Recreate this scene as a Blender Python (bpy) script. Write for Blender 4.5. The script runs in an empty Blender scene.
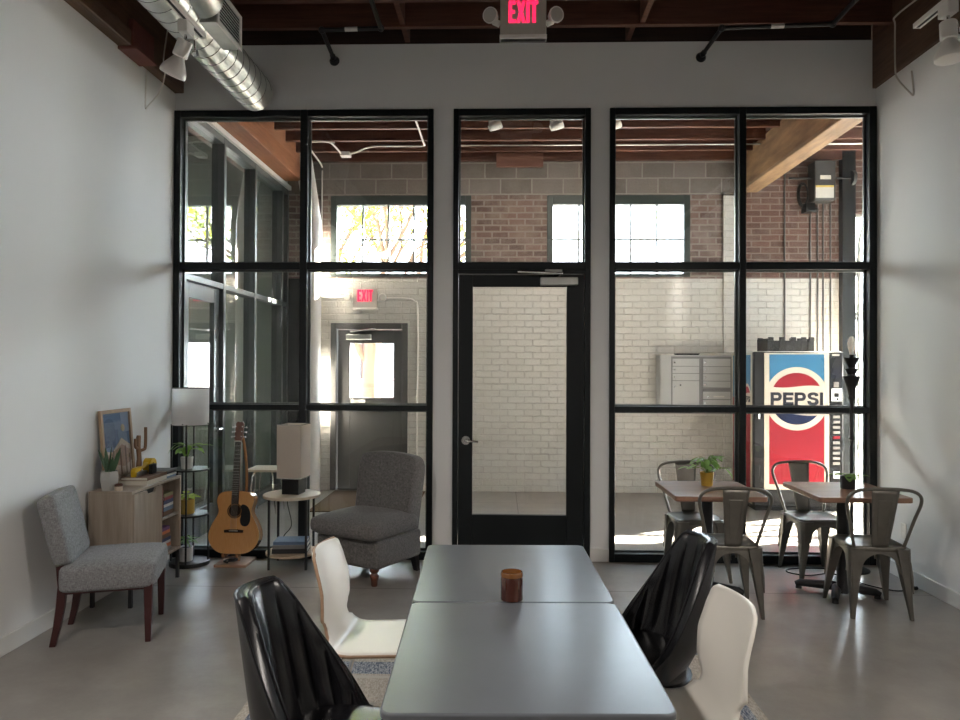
import bpy, bmesh, math, random
from math import pi, sin, cos, radians, sqrt
from mathutils import Vector, Matrix, Euler

random.seed(11)
SC = bpy.context.scene
COL = SC.collection

# ------------------------------------------------------------------ materials
MATS = {}

def nodes_of(name):
    m = bpy.data.materials.new(name)
    m.use_nodes = True
    nt = m.node_tree
    b = nt.nodes.get('Principled BSDF')
    MATS[name] = m
    return m, nt, b

def N(nt, kind, **kw):
    n = nt.nodes.new(kind)
    for k, v in kw.items():
        if k.startswith('i_'):
            n.inputs[k[2:].replace('_', ' ')].default_value = v
        else:
            setattr(n, k, v)
    return n

def L(nt, a, b):
    nt.links.new(a, b)

def rgba(c):
    return (c[0], c[1], c[2], 1.0)

def mixc(nt, fac, a, b, blend='MIX'):
    n = nt.nodes.new('ShaderNodeMix')
    n.data_type = 'RGBA'
    n.blend_type = blend
    for s, v in ((n.inputs[0], fac), (n.inputs[6], a), (n.inputs[7], b)):
        if hasattr(v, 'is_linked'):
            L(nt, v, s)
        elif isinstance(v, (int, float)):
            s.default_value = v
        else:
            s.default_value = rgba(v)
    return n.outputs[2]

def ramp(nt, fac, p0, p1, c0=(0, 0, 0), c1=(1, 1, 1)):
    r = nt.nodes.new('ShaderNodeValToRGB')
    r.color_ramp.elements[0].position = p0
    r.color_ramp.elements[1].position = p1
    r.color_ramp.elements[0].color = rgba(c0)
    r.color_ramp.elements[1].color = rgba(c1)
    L(nt, fac, r.inputs[0])
    return r.outputs[0]

def coords(nt, scale=(1, 1, 1), rot=(0, 0, 0)):
    t = nt.nodes.new('ShaderNodeTexCoord')
    mp = nt.nodes.new('ShaderNodeMapping')
    mp.inputs['Scale'].default_value = scale
    mp.inputs['Rotation'].default_value = rot
    L(nt, t.outputs['Object'], mp.inputs[0])
    return mp.outputs[0]

def noise(nt, vec, scale, detail=4, rough=.55):
    n = nt.nodes.new('ShaderNodeTexNoise')
    n.inputs['Scale'].default_value = scale
    n.inputs['Detail'].default_value = detail
    n.inputs['Roughness'].default_value = rough
    L(nt, vec, n.inputs['Vector'])
    return n.outputs['Fac']

def bump(nt, b, height, strength, dist=.01):
    n = nt.nodes.new('ShaderNodeBump')
    n.inputs['Strength'].default_value = strength
    n.inputs['Distance'].default_value = dist
    L(nt, height, n.inputs['Height'])
    L(nt, n.outputs[0], b.inputs['Normal'])

def M_plain(name, col, rough=.5, met=0., var=.12, scale=8., bmp=0., bscale=120., coat=0., spec=.5, sheen=0.):
    m, nt, b = nodes_of(name)
    v = coords(nt)
    f = noise(nt, v, scale)
    c = mixc(nt, f, [x * (1 - var) for x in col], [min(1, x * (1 + var)) for x in col])
    L(nt, c, b.inputs['Base Color'])
    b.inputs['Roughness'].default_value = rough
    b.inputs['Metallic'].default_value = met
    b.inputs['Specular IOR Level'].default_value = spec
    b.inputs['Coat Weight'].default_value = coat
    b.inputs['Coat Roughness'].default_value = .1
    b.inputs['Sheen Weight'].default_value = sheen
    if bmp:
        bump(nt, b, noise(nt, v, bscale, 3), bmp, .004)
    return m

def M_wood(name, c0, c1, axis=0, rough=.45, scale=6., stretch=14., coat=0., bmp=.05, spec=.5):
    m, nt, b = nodes_of(name)
    s = [stretch] * 3
    s[axis] = 1.
    v = coords(nt, s)
    f = noise(nt, v, scale * .5, 6, .6)
    g = noise(nt, coords(nt), 2.2, 2)
    c = mixc(nt, ramp(nt, f, .32, .68), c0, c1)
    c = mixc(nt, .35, c, mixc(nt, g, c0, c1))
    L(nt, c, b.inputs['Base Color'])
    b.inputs['Roughness'].default_value = rough
    b.inputs['Coat Weight'].default_value = coat
    b.inputs['Specular IOR Level'].default_value = spec
    if bmp:
        bump(nt, b, f, bmp, .003)
    return m

def M_fabric(name, c0, c1, scale=230., rough=.95, bmp=.5):
    m, nt, b = nodes_of(name)
    a = noise(nt, coords(nt, (1, .25, 1)), scale, 3, .7)
    h = noise(nt, coords(nt, (.22, 1, .22)), scale * 1.1, 3, .7)
    q = noise(nt, coords(nt), scale * .25, 3, .6)
    mx = nt.nodes.new('ShaderNodeMath'); mx.operation = 'ADD'
    L(nt, a, mx.inputs[0]); L(nt, h, mx.inputs[1])
    m2 = nt.nodes.new('ShaderNodeMath'); m2.operation = 'MULTIPLY_ADD'
    L(nt, q, m2.inputs[0]); m2.inputs[1].default_value = .35; L(nt, mx.outputs[0], m2.inputs[2])
    sc = nt.nodes.new('ShaderNodeMath'); sc.operation = 'MULTIPLY'
    L(nt, m2.outputs[0], sc.inputs[0]); sc.inputs[1].default_value = .425
    c = ramp(nt, sc.outputs[0], .36, .64, c0, c1)
    L(nt, c, b.inputs['Base Color'])
    b.inputs['Roughness'].default_value = rough
    b.inputs['Specular IOR Level'].default_value = .15
    b.inputs['Sheen Weight'].default_value = .15
    bump(nt, b, sc.outputs[0], bmp, .003)
    return m

def M_brick(name, c0, c1, cm, bw=.21, bh=.081, mortar=.008, rough=.9, dirt=.35, dirtc=(.3, .27, .24), bmp=.6, axis='xz', soft=.1):
    m, nt, b = nodes_of(name)
    t = nt.nodes.new('ShaderNodeTexCoord')
    sp = nt.nodes.new('ShaderNodeSeparateXYZ'); L(nt, t.outputs['Object'], sp.inputs[0])
    cb = nt.nodes.new('ShaderNodeCombineXYZ')
    L(nt, sp.outputs[0 if axis == 'xz' else 1], cb.inputs[0]); L(nt, sp.outputs[2], cb.inputs[1])
    # wobble so the joints are not ruler straight
    wn = nt.nodes.new('ShaderNodeTexNoise'); wn.inputs['Scale'].default_value = 9.
    L(nt, cb.outputs[0], wn.inputs['Vector'])
    wm = nt.nodes.new('ShaderNodeVectorMath'); wm.operation = 'MULTIPLY_ADD'
    L(nt, wn.outputs['Color'], wm.inputs[0]); wm.inputs[1].default_value = (.012, .012, 0)
    L(nt, cb.outputs[0], wm.inputs[2])
    br = nt.nodes.new('ShaderNodeTexBrick')
    L(nt, wm.outputs[0], br.inputs['Vector'])
    br.inputs['Scale'].default_value = 1.
    br.inputs['Brick Width'].default_value = bw
    br.inputs['Row Height'].default_value = bh
    br.inputs['Mortar Size'].default_value = mortar
    br.inputs['Mortar Smooth'].default_value = soft
    br.inputs['Color1'].default_value = rgba(c0)
    br.inputs['Color2'].default_value = rgba(c1)
    br.inputs['Mortar'].default_value = rgba(cm)
    f = noise(nt, wm.outputs[0], 3.5, 6, .65)
    c = mixc(nt, ramp(nt, f, .44, .72, (0, 0, 0), (dirt, dirt, dirt)), br.outputs['Color'], dirtc)
    g = noise(nt, wm.outputs[0], 40, 4, .6)
    c = mixc(nt, .25, c, mixc(nt, g, [x * .6 for x in c0], [min(1, x * 1.5) for x in c1]))
    L(nt, c, b.inputs['Base Color'])
    b.inputs['Roughness'].default_value = rough
    b.inputs['Specular IOR Level'].default_value = .25
    inv = nt.nodes.new('ShaderNodeMath'); inv.operation = 'MULTIPLY_ADD'
    L(nt, br.outputs['Fac'], inv.inputs[0]); inv.inputs[1].default_value = -1.
    L(nt, g, inv.inputs[2])
    bump(nt, b, inv.outputs[0], bmp, .012)
    return m

def M_glass(name, tint=(.975, .98, .975), ior=1.5, gain=1.6, rough=0.):
    m, nt, b = nodes_of(name)
    nt.nodes.remove(b)
    out = nt.nodes['Material Output']
    tr = N(nt, 'ShaderNodeBsdfTransparent'); tr.inputs[0].default_value = rgba(tint)
    gl = N(nt, 'ShaderNodeBsdfGlossy'); gl.inputs['Roughness'].default_value = rough
    fr = N(nt, 'ShaderNodeFresnel'); fr.inputs[0].default_value = ior
    ge = N(nt, 'ShaderNodeNewGeometry')
    iv = N(nt, 'ShaderNodeMath', operation='SUBTRACT'); iv.inputs[0].default_value = gain
    ml = N(nt, 'ShaderNodeMath', operation='MULTIPLY'); ml.inputs[1].default_value = gain
    L(nt, ge.outputs['Backfacing'], ml.inputs[0]); L(nt, ml.outputs[0], iv.inputs[1])
    m2 = N(nt, 'ShaderNodeMath', operation='MULTIPLY', use_clamp=True)
    L(nt, fr.outputs[0], m2.inputs[0]); L(nt, iv.outputs[0], m2.inputs[1])
    mx = N(nt, 'ShaderNodeMixShader')
    L(nt, m2.outputs[0], mx.inputs[0]); L(nt, tr.outputs[0], mx.inputs[1]); L(nt, gl.outputs[0], mx.inputs[2])
    L(nt, mx.outputs[0], out.inputs[0])
    return m

def M_emit(name, col, strength):
    m, nt, b = nodes_of(name)
    b.inputs['Base Color'].default_value = rgba(col)
    b.inputs['Emission Color'].default_value = rgba(col)
    b.inputs['Emission Strength'].default_value = strength
    return m

def M_trans(name, col, trans=.5, rough=.9):
    """lamp-shade cloth: diffuse + translucent"""
    m, nt, b = nodes_of(name)
    nt.nodes.remove(b)
    out = nt.nodes['Material Output']
    v = coords(nt, (1, 1, .15))
    f = noise(nt, v, 160, 3)
    c = mixc(nt, f, [x * .92 for x in col], col)
    d = N(nt, 'ShaderNodeBsdfDiffuse'); t = N(nt, 'ShaderNodeBsdfTranslucent')
    L(nt, c, d.inputs[0]); L(nt, c, t.inputs[0])
    mx = N(nt, 'ShaderNodeMixShader'); mx.inputs[0].default_value = trans
    L(nt, d.outputs[0], mx.inputs[1]); L(nt, t.outputs[0], mx.inputs[2])
    L(nt, mx.outputs[0], out.inputs[0])
    return m

def M_leaf(name, c0, c1):
    m, nt, b = nodes_of(name)
    nt.nodes.remove(b)
    out = nt.nodes['Material Output']
    f = noise(nt, coords(nt), 30, 3)
    c = mixc(nt, f, c0, c1)
    d = N(nt, 'ShaderNodeBsdfPrincipled'); t = N(nt, 'ShaderNodeBsdfTranslucent')
    d.inputs['Roughness'].default_value = .45
    L(nt, c, d.inputs['Base Color']); L(nt, c, t.inputs[0])
    mx = N(nt, 'ShaderNodeMixShader'); mx.inputs[0].default_value = .4
    L(nt, d.outputs[0], mx.inputs[1]); L(nt, t.outputs[0], mx.inputs[2])
    L(nt, mx.outputs[0], out.inputs[0])
    return m

def M_floor():
    m, nt, b = nodes_of('polished_concrete')
    t = nt.nodes.new('ShaderNodeTexCoord')
    v = t.outputs['Object']
    a = noise(nt, v, 1.1, 6, .6)
    d = noise(nt, v, 6., 8, .7)
    e = noise(nt, v, 55., 4, .7)
    c = mixc(nt, ramp(nt, a, .2, .8), (.235, .215, .19), (.43, .40, .365))
    q = noise(nt, v, 3.2, 7, .68)
    c = mixc(nt, ramp(nt, q, .35, .65), c, (.20, .182, .16))
    c = mixc(nt, d, c, (.23, .21, .188), 'MIX')
    c = mixc(nt, .12, c, mixc(nt, e, (.17, .155, .14), (.46, .43, .39)))
    sp = nt.nodes.new('ShaderNodeSeparateXYZ'); L(nt, v, sp.inputs[0])
    def line(sock, pos, w):
        s = N(nt, 'ShaderNodeMath', operation='SUBTRACT'); L(nt, sock, s.inputs[0]); s.inputs[1].default_value = pos
        q = N(nt, 'ShaderNodeMath', operation='ABSOLUTE'); L(nt, s.outputs[0], q.inputs[0])
        k = N(nt, 'ShaderNodeMath', operation='LESS_THAN'); L(nt, q.outputs[0], k.inputs[0]); k.inputs[1].default_value = w
        return k.outputs[0]
    js = [line(sp.outputs[1], 5.165, .004), line(sp.outputs[1], 8.45, .004), line(sp.outputs[0], .2, .004)]
    mx = js[0]
    for j in js[1:]:
        q = N(nt, 'ShaderNodeMath', operation='MAXIMUM'); L(nt, mx, q.inputs[0]); L(nt, j, q.inputs[1]); mx = q.outputs[0]
    c = mixc(nt, mx, c, (.04, .037, .034))
    L(nt, c, b.inputs['Base Color'])
    b.inputs['Roughness'].default_value = .29
    b.inputs['Specular IOR Level'].default_value = .5
    bump(nt, b, noise(nt, v, 9., 4), .06, .01)
    return m

M_floor()
M_plain('wall_paint', (.80, .80, .79), .75, var=.02, scale=2., bmp=.04, bscale=300, spec=.25)
M_plain('white_trim', (.74, .73, .70), .45, var=.02)
M_plain('black_frame', (.004, .0065, .0075), .42, var=.1, spec=.35)
M_plain('grey_frame', (.085, .095, .095), .35, met=.4, var=.08)
M_plain('green_frame', (.045, .06, .055), .45, var=.1)
M_plain('grey_door', (.075, .074, .072), .5, var=.06)
M_plain('muntin', (.30, .32, .33), .5, var=.02)
M_glass('pane_glass')
M_glass('store_glass', (.86, .90, .88), 1.55, 1.9)
M_glass('clear_glass', (.96, .96, .95), 1.5, 1.8)
M_brick('red_brick', (.105, .07, .06), (.235, .158, .135), (.32, .285, .25), mortar=.011, dirt=.85, dirtc=(.33, .29, .25))
M_brick('dark_brick', (.085, .045, .034), (.16, .085, .065), (.25, .215, .185), bw=.235, bh=.078, dirt=.4)
M_brick('painted_brick', (.58, .56, .515), (.62, .60, .56), (.49, .47, .43), mortar=.007, dirt=.45, dirtc=(.56, .53, .48), bmp=.8, soft=.6)
M_brick('cinder_block', (.17, .147, .13), (.25, .222, .20), (.37, .34, .305), bw=.4, bh=.2, mortar=.009, dirt=.5, dirtc=(.30, .27, .24))
M_wood('joist_wood', (.06, .022, .014), (.15, .06, .036), 0, .6)
M_wood('deck_wood', (.02, .010, .008), (.05, .024, .016), 0, .8)
M_wood('dark_beam', (.06, .03, .017), (.15, .08, .045), 1, .6, bmp=.15)
M_wood('glulam', (.22, .085, .038), (.38, .16, .075), 1, .55)
M_wood('old_timber', (.075, .04, .02), (.34, .21, .105), 1, .7, scale=4., stretch=5., bmp=.3)
M_wood('plate_wood', (.17, .075, .05), (.25, .115, .08), 0, .6)
M_plain('rust_steel', (.17, .055, .042), .6, var=.2)
M_plain('galvanised', (.60, .60, .56), .34, met=1., var=.15, scale=14.)
M_plain('seam_metal', (.13, .13, .125), .4, met=.8)
M_plain('dark_metal', (.03, .03, .03), .45, met=.6)
M_plain('black_metal', (.012, .012, .013), .45, var=.2, spec=.5)
M_plain('black_plastic', (.006, .006, .0065), .45, spec=.35)
M_plain('steel', (.6, .6, .58), .25, met=1.)
M_plain('chrome', (.75, .75, .75), .12, met=1., var=.03)
M_plain('house_white', (.10, .10, .098), .6)
M_plain('sign_white', (.50, .47, .42), .5, var=.03)
M_plain('lamp_white', (.78, .75, .71), .4, var=.02)
M_trans('bulb_glass', (.92, .90, .86), .8)
M_emit('exit_red', (1., .015, .07), .065)
M_plain('gunmetal', (.185, .173, .15), .40, met=.8, var=.35, scale=9., bmp=.03)
M_wood('table_wood', (.17, .085, .055), (.36, .20, .13), 0, .35, coat=.2)
M_plain('slate_top', (.112, .122, .136), .30, var=.12, scale=5., spec=.5, bmp=.02)
M_plain('slate_edge', (.035, .038, .04), .4)
M_plain('leather', (.008, .008, .0095), .27, var=.3, spec=.5, bmp=.06, bscale=180)
M_plain('laminate', (.80, .77, .71), .35, var=.02)
M_wood('ply_edge', (.27, .165, .10), (.38, .25, .16), 0, .5)
M_fabric('grey_tweed', (.10, .099, .102), (.31, .307, .312))
M_fabric('charcoal_tweed', (.07, .066, .064), (.215, .205, .197))
M_plain('mahogany', (.045, .010, .010), .35, var=.3)
M_wood('foot_wood', (.055, .017, .009), (.10, .035, .02), 2, .35)
M_wood('oak_laminate', (.25, .20, .155), (.42, .35, .28), 2, .5, scale=5.)
M_wood('light_wood', (.42, .31, .21), (.58, .46, .33), 0, .45)
M_wood('pale_wood', (.50, .40, .30), (.63, .53, .42), 0, .45)
M_wood('picture_wood', (.33, .22, .14), (.47, .34, .23), 2, .5)
M_wood('spruce', (.50, .235, .075), (.60, .31, .115), 2, .22, scale=10, stretch=30, coat=.6)
M_wood('guitar_side', (.24, .105, .04), (.34, .16, .065), 2, .25, coat=.5)
M_wood('guitar_neck', (.10, .045, .03), (.20, .09, .055), 2, .35, coat=.2)
M_wood('rosewood', (.014, .009, .007), (.03, .018, .013), 2, .6, spec=.2)
M_trans('shade_cloth', (.90, .875, .86), .58)
M_trans('linen_shade', (.76, .68, .60), .45)
M_plain('mustard', (.48, .30, .045), .4, var=.08)
M_plain('amber_jar', (.05, .012, .006), .12, var=.2, coat=.5)
M_plain('amber_rim', (.17, .07, .02), .15, var=.1, coat=.6)
M_plain('wax', (.25, .16, .07), .5)
M_plain('concrete_pot', (.42, .41, .38), .8, bmp=.1)
M_plain('white_pot', (.66, .65, .62), .45)
M_plain('black_pot', (.012, .012, .015), .35)
M_plain('soil', (.03, .02, .014), .95, bmp=.5)
M_leaf('leaf', (.10, .22, .05), (.32, .52, .16))
M_leaf('pothos_leaf', (.10, .22, .035), (.28, .46, .10))
M_leaf('snake_leaf', (.05, .10, .055), (.12, .19, .10))
M_leaf('lime_leaf', (.40, .55, .06), (.55, .70, .12))
M_leaf('tree_leaf', (.20, .27, .03), (.34, .42, .06))
M_wood('tree_bark', (.05, .027, .015), (.10, .058, .034), 2, .9, scale=8, stretch=4, bmp=.6)
M_plain('paper', (.70, .66, .57), .8)
M_plain('sticker_yellow', (.65, .48, .10), .5)
M_plain('sticker_white', (.62, .60, .56), .5)
M_plain('mail_grey', (.44, .445, .44), .5, met=.1, var=.04)
M_plain('mail_dark', (.20, .20, .20), .5, met=.2)
M_plain('box_grey', (.055, .052, .05), .5)
M_plain('pipe_grey', (.12, .115, .11), .5)
M_plain('soda_cream', (.50, .455, .37), .5, spec=.15, var=.03)
M_plain('soda_blue', (.035, .15, .27), .5, spec=.15, var=.06)
M_plain('soda_red', (.235, .011, .020), .5, spec=.12, var=.08, scale=3.)
M_plain('soda_navy', (.006, .013, .05), .5, spec=.15)
M_plain('soda_letter', (.014, .016, .026), .5, spec=.15)
M_plain('soda_black', (.010, .0105, .012), .5, spec=.2)
M_plain('button_white', (.28, .27, .25), .5, spec=.2)
M_plain('doormat', (.15, .105, .075), .95, var=.25, scale=60, bmp=.8, bscale=160, spec=.1)
M_plain('car_red', (.09, .006, .006), .25, coat=.6)
M_plain('car_glass', (.02, .025, .03), .1)
M_plain('tyre', (.012, .012, .012), .8)
M_plain('asphalt', (.09, .088, .084), .9, var=.15, bmp=.2)
M_brick('street_brick', (.085, .034, .022), (.11, .05, .034), (.12, .107, .094), dirt=.2)
M_plain('dim_wall', (.60, .62, .60), .8)
M_plain('art_sky', (.15, .24, .42), .6)
M_plain('art_arch', (.10, .17, .32), .6)
M_plain('art_sun', (.45, .36, .22), .6)
M_plain('art_cream', (.62, .52, .44), .6)
M_plain('art_pink', (.44, .29, .23), .6)
M_plain('art_brown', (.20, .12, .09), .6)
M_plain('tool_yellow', (.62, .40, .015), .4)
M_wood('driftwood', (.17, .09, .05), (.30, .18, .10), 2, .7)
M_plain('filament', (.9, .45, .1), .4)
M_plain('outlet_white', (.70, .69, .66), .4)

def M_rug():
    m, nt, b = nodes_of('woven_rug')
    t = nt.nodes.new('ShaderNodeTexCoord')
    v = t.outputs['Object']
    sp = nt.nodes.new('ShaderNodeSeparateXYZ'); L(nt, v, sp.inputs[0])
    f = noise(nt, coords(nt, (1, .3, 1)), 150, 3, .7)
    g = noise(nt, coords(nt, (.25, 1, 1)), 120, 3, .7)
    base = mixc(nt, ramp(nt, f, .35, .65), (.30, .26, .215), (.66, .59, .51))
    base = mixc(nt, .4, base, mixc(nt, g, (.16, .14, .12), (.62, .56, .48)))
    # distance to the edge of the rug, for the striped border
    def ab(sock, half):
        a = N(nt, 'ShaderNodeMath', operation='ABSOLUTE'); L(nt, sock, a.inputs[0])
        s = N(nt, 'ShaderNodeMath', operation='SUBTRACT'); s.inputs[0].default_value = half; L(nt, a.outputs[0], s.inputs[1])
        return s.outputs[0]
    mn = N(nt, 'ShaderNodeMath', operation='MINIMUM')
    L(nt, ab(sp.outputs[0], 1.2025), mn.inputs[0]); L(nt, ab(sp.outputs[1], 1.9), mn.inputs[1])
    def band(lo, hi):
        a = N(nt, 'ShaderNodeMath', operation='GREATER_THAN'); L(nt, mn.outputs[0], a.inputs[0]); a.inputs[1].default_value = lo
        c = N(nt, 'ShaderNodeMath', operation='LESS_THAN'); L(nt, mn.outputs[0], c.inputs[0]); c.inputs[1].default_value = hi
        q = N(nt, 'ShaderNodeMath', operation='MULTIPLY'); L(nt, a.outputs[0], q.inputs[0]); L(nt, c.outputs[0], q.inputs[1])
        return q.outputs[0]
    col = base
    blue = mixc(nt, ramp(nt, f, .4, .6), (.09, .11, .16), (.42, .43, .44))
    for lo, hi in ((.05, .11), (.27, .42)):
        col = mixc(nt, band(lo, hi), col, blue)
    col = mixc(nt, band(.44, .47), col, (.5, .46, .4))
    L(nt, col, b.inputs['Base Color'])
    b.inputs['Roughness'].default_value = .95
    b.inputs['Specular IOR Level'].default_value = .1
    bump(nt, b, f, .6, .004)
M_rug()

# ------------------------------------------------------------------ mesh building
def spl(pts, n=8, closed=False):
    P = [Vector(p) for p in pts]
    out = []
    k = len(P)
    rng = range(k) if closed else range(k - 1)
    for i in rng:
        if closed:
            a, b, c, d = P[(i - 1) % k], P[i], P[(i + 1) % k], P[(i + 2) % k]
        else:
            a, b, c, d = P[max(i - 1, 0)], P[i], P[i + 1], P[min(i + 2, k - 1)]
        for j in range(n):
            t = j / n
            out.append(.5 * ((2 * b) + (c - a) * t + (2 * a - 5 * b + 4 * c - d) * t * t + (3 * b - a - 3 * c + d) * t ** 3))
    if not closed:
        out.append(P[-1].copy())
    return out

def rrect(w, h, r, n=6):
    """rounded rectangle loop, centred"""
    o = []
    for cx, cy, a0 in ((w / 2 - r, h / 2 - r, 0), (-w / 2 + r, h / 2 - r, 90), (-w / 2 + r, -h / 2 + r, 180), (w / 2 - r, -h / 2 + r, 270)):
        for i in range(n + 1):
            a = radians(a0 + 90 * i / n)
            o.append((cx + r * cos(a), cy + r * sin(a)))
    return o

def ell(rx, ry, n=40, c=(0, 0)):
    return [(c[0] + rx * cos(2 * pi * i / n), c[1] + ry * sin(2 * pi * i / n)) for i in range(n)]

XZ = Matrix.Rotation(pi / 2, 4, 'X')            # a drawing in xy stood upright: x stays, y becomes z, front looks to -y

def T(x, y, z):
    return Matrix.Translation((x, y, z))

def RZ(a):
    return Matrix.Rotation(a, 4, 'Z')
def RX(a):
    return Matrix.Rotation(a, 4, 'X')
def RY(a):
    return Matrix.Rotation(a, 4, 'Y')

class MB:
    def __init__(s):
        s.bm = bmesh.new()

    def verts(s, pts, M=None):
        return [s.bm.verts.new((M @ Vector(p)) if M else p) for p in pts]

    def face(s, vs):
        try:
            return s.bm.faces.new(vs)
        except ValueError:
            return None

    def box(s, cx, cy, cz, sx, sy, sz, M=None):
        x, y, z = sx / 2, sy / 2, sz / 2
        v = s.verts([(cx + a * x, cy + b * y, cz + c * z) for a, b, c in ((-1, -1, -1), (1, -1, -1), (1, 1, -1), (-1, 1, -1), (-1, -1, 1), (1, -1, 1), (1, 1, 1), (-1, 1, 1))], M)
        for f in ((3, 2, 1, 0), (4, 5, 6, 7), (0, 1, 5, 4), (1, 2, 6, 5), (2, 3, 7, 6), (3, 0, 4, 7)):
            s.face([v[i] for i in f])
        return s

    def bb(s, x0, x1, y0, y1, z0, z1, M=None):
        return s.box((x0 + x1) / 2, (y0 + y1) / 2, (z0 + z1) / 2, x1 - x0, y1 - y0, z1 - z0, M)

    def rings(s, rs, caps=True, closed=False):
        """skin a list of equally long vertex rings"""
        n = len(rs[0])
        k = len(rs)
        for i in range(k if closed else k - 1):
            a, b = rs[i], rs[(i + 1) % k]
            for j in range(n):
                s.face([a[j], a[(j + 1) % n], b[(j + 1) % n], b[j]])
        if caps and not closed:
            s.face(list(reversed(rs[0])))
            s.face(list(rs[-1]))
        return s

    def tube(s, pts, r, n=10, M=None, closed=False, caps=True, flat=1.):
        P = [Vector(p) for p in pts]
        k = len(P)
        rad = r if isinstance(r, (list, tuple)) else [r] * k
        tg = []
        for i in range(k):
            if closed:
                t = P[(i + 1) % k] - P[i - 1]
            else:
                t = P[min(i + 1, k - 1)] - P[max(i - 1, 0)]
            tg.append(t.normalized() if t.length > 1e-9 else Vector((0, 0, 1)))
        up = Vector((0, 0, 1)) if abs(tg[0].z) < .9 else Vector((1, 0, 0))
        nx = tg[0].cross(up).normalized()
        rs = []
        for i in range(k):
            nx = (nx - tg[i] * nx.dot(tg[i]))
            nx = nx.normalized() if nx.length > 1e-6 else tg[i].orthogonal().normalized()
            ny = tg[i].cross(nx)
            rs.append(s.verts([P[i] + (nx * cos(2 * pi * j / n) + ny * sin(2 * pi * j / n) * flat) * rad[i] for j in range(n)], M))
        return s.rings(rs, caps, closed)

    def cyl(s, p0, p1, r0, r1=None, n=20, M=None, caps=True):
        return s.tube([p0, p1], [r0, r0 if r1 is None else r1], n, M, caps=caps)

    def lathe(s, prof, n=28, M=None, caps=True):
        rs = [s.verts([(r * cos(2 * pi * j / n), r * sin(2 * pi * j / n), z) for j in range(n)], M) for r, z in prof]
        return s.rings(rs, caps)

    def prism(s, loop, z0, z1, M=None):
        a = s.verts([(p[0], p[1], z0) for p in loop], M)
        b = s.verts([(p[0], p[1], z1) for p in loop], M)
        return s.rings([a, b])

    def loft(s, loops, M=None, caps=True):
        return s.rings([s.verts(l, M) for l in loops], caps)

    def grid(s, fn, nu, nv, M=None):
        g = [[s.bm.verts.new((M @ Vector(fn(i / nu, j / nv))) if M else fn(i / nu, j / nv)) for j in range(nv + 1)] for i in range(nu + 1)]
        for i in range(nu):
            for j in range(nv):
                s.face([g[i][j], g[i + 1][j], g[i + 1][j + 1], g[i][j + 1]])
        return s

    def sup(s, cx, cy, cz, a, b, c, e1=.3, e2=.25, n=32, m=16, M=None):
        """a superellipsoid: a soft cushion shape"""
        def pw(v, e):
            return math.copysign(abs(v) ** e, v)
        rs = []
        for i in range(1, m):
            ph = -pi / 2 + pi * i / m
            rs.append(s.verts([(cx + a * pw(cos(ph), e1) * pw(cos(2 * pi * j / n), e2),
                                cy + b * pw(cos(ph), e1) * pw(sin(2 * pi * j / n), e2),
                                cz + c * pw(sin(ph), e1)) for j in range(n)], M))
        return s.rings(rs)

    def ball(s, c, r, n=16, m=10, M=None):
        return s.sup(c[0], c[1], c[2], r, r, r, 1, 1, n, m, M)

    def leaf(s, base, d, up, length, width, bend=.3, n=5):
        d = Vector(d).normalized()
        side = d.cross(Vector(up))
        side = side.normalized() if side.length > 1e-5 else d.orthogonal().normalized()
        nrm = side.cross(d)
        base = Vector(base)
        rows = []
        for i in range(n + 1):
            t = i / n
            w = width * .5 * (sin(pi * min(1, t * .92 + .06)) ** .8)
            c = base + d * length * t - nrm * length * bend * t * t
            rows.append((c - side * w, c + nrm * w * -.25, c + side * w))
        g = [s.verts(r) for r in rows]
        for i in range(n):
            for j in range(2):
                s.face([g[i][j], g[i][j + 1], g[i + 1][j + 1], g[i + 1][j]])
        return s

    def add_mesh(s, me, M):
        me.transform(M)
        s.bm.from_mesh(me)
        bpy.data.meshes.remove(me)
        return s

    def curve2d(s, loops, depth, M=None):
        """filled outline with holes, extruded"""
        cu = bpy.data.curves.new('outline', 'CURVE')
        cu.dimensions = '2D'; cu.fill_mode = 'BOTH'; cu.extrude = depth / 2
        for lp in loops:
            sp = cu.splines.new('POLY')
            sp.points.add(len(lp) - 1)
            for q, p in zip(sp.points, lp):
                q.co = (p[0], p[1], 0, 1)
            sp.use_cyclic_u = True
        return s._conv(cu, M)

    def text(s, body, size, depth, M=None, sx=1., bold=0.):
        cu = bpy.data.curves.new('lettering', 'FONT')
        cu.body = body; cu.size = size; cu.extrude = depth / 2; cu.offset = bold
        cu.align_x = 'CENTER'; cu.align_y = 'CENTER'
        cu.resolution_u = 4
        return s._conv(cu, (M or Matrix()) @ Matrix.Diagonal((sx, 1, 1, 1)))

    def _conv(s, cu, M):
        o = bpy.data.objects.new('tmp_curve', cu)
        COL.objects.link(o)
        dg = bpy.context.evaluated_depsgraph_get()
        dg.update()
        me = bpy.data.meshes.new_from_object(o.evaluated_get(dg))
        bpy.data.objects.remove(o)
        bpy.data.curves.remove(cu)
        return s.add_mesh(me, M or Matrix())

    def out(s, name, mat, parent=None, bevel=0., seg=2, angle=35, flat=False, solid=0., rim=None, subs=0, weld=True):
        me = bpy.data.meshes.new(name)
        if weld:
            bmesh.ops.remove_doubles(s.bm, verts=s.bm.verts, dist=1e-5)
        bmesh.ops.recalc_face_normals(s.bm, faces=s.bm.faces)
        s.bm.to_mesh(me)
        s.bm.free()
        o = bpy.data.objects.new(name, me)
        COL.objects.link(o)
        me.materials.append(MATS[mat])
        if rim:
            me.materials.append(MATS[rim])
        if not flat:
            me.polygons.foreach_set('use_smooth', [True] * len(me.polygons))
            me.set_sharp_from_angle(angle=radians(angle))
        if solid:
            md = o.modifiers.new('thickness', 'SOLIDIFY'); md.thickness = solid; md.offset = 0.
            if rim:
                md.material_offset_rim = 1
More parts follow.
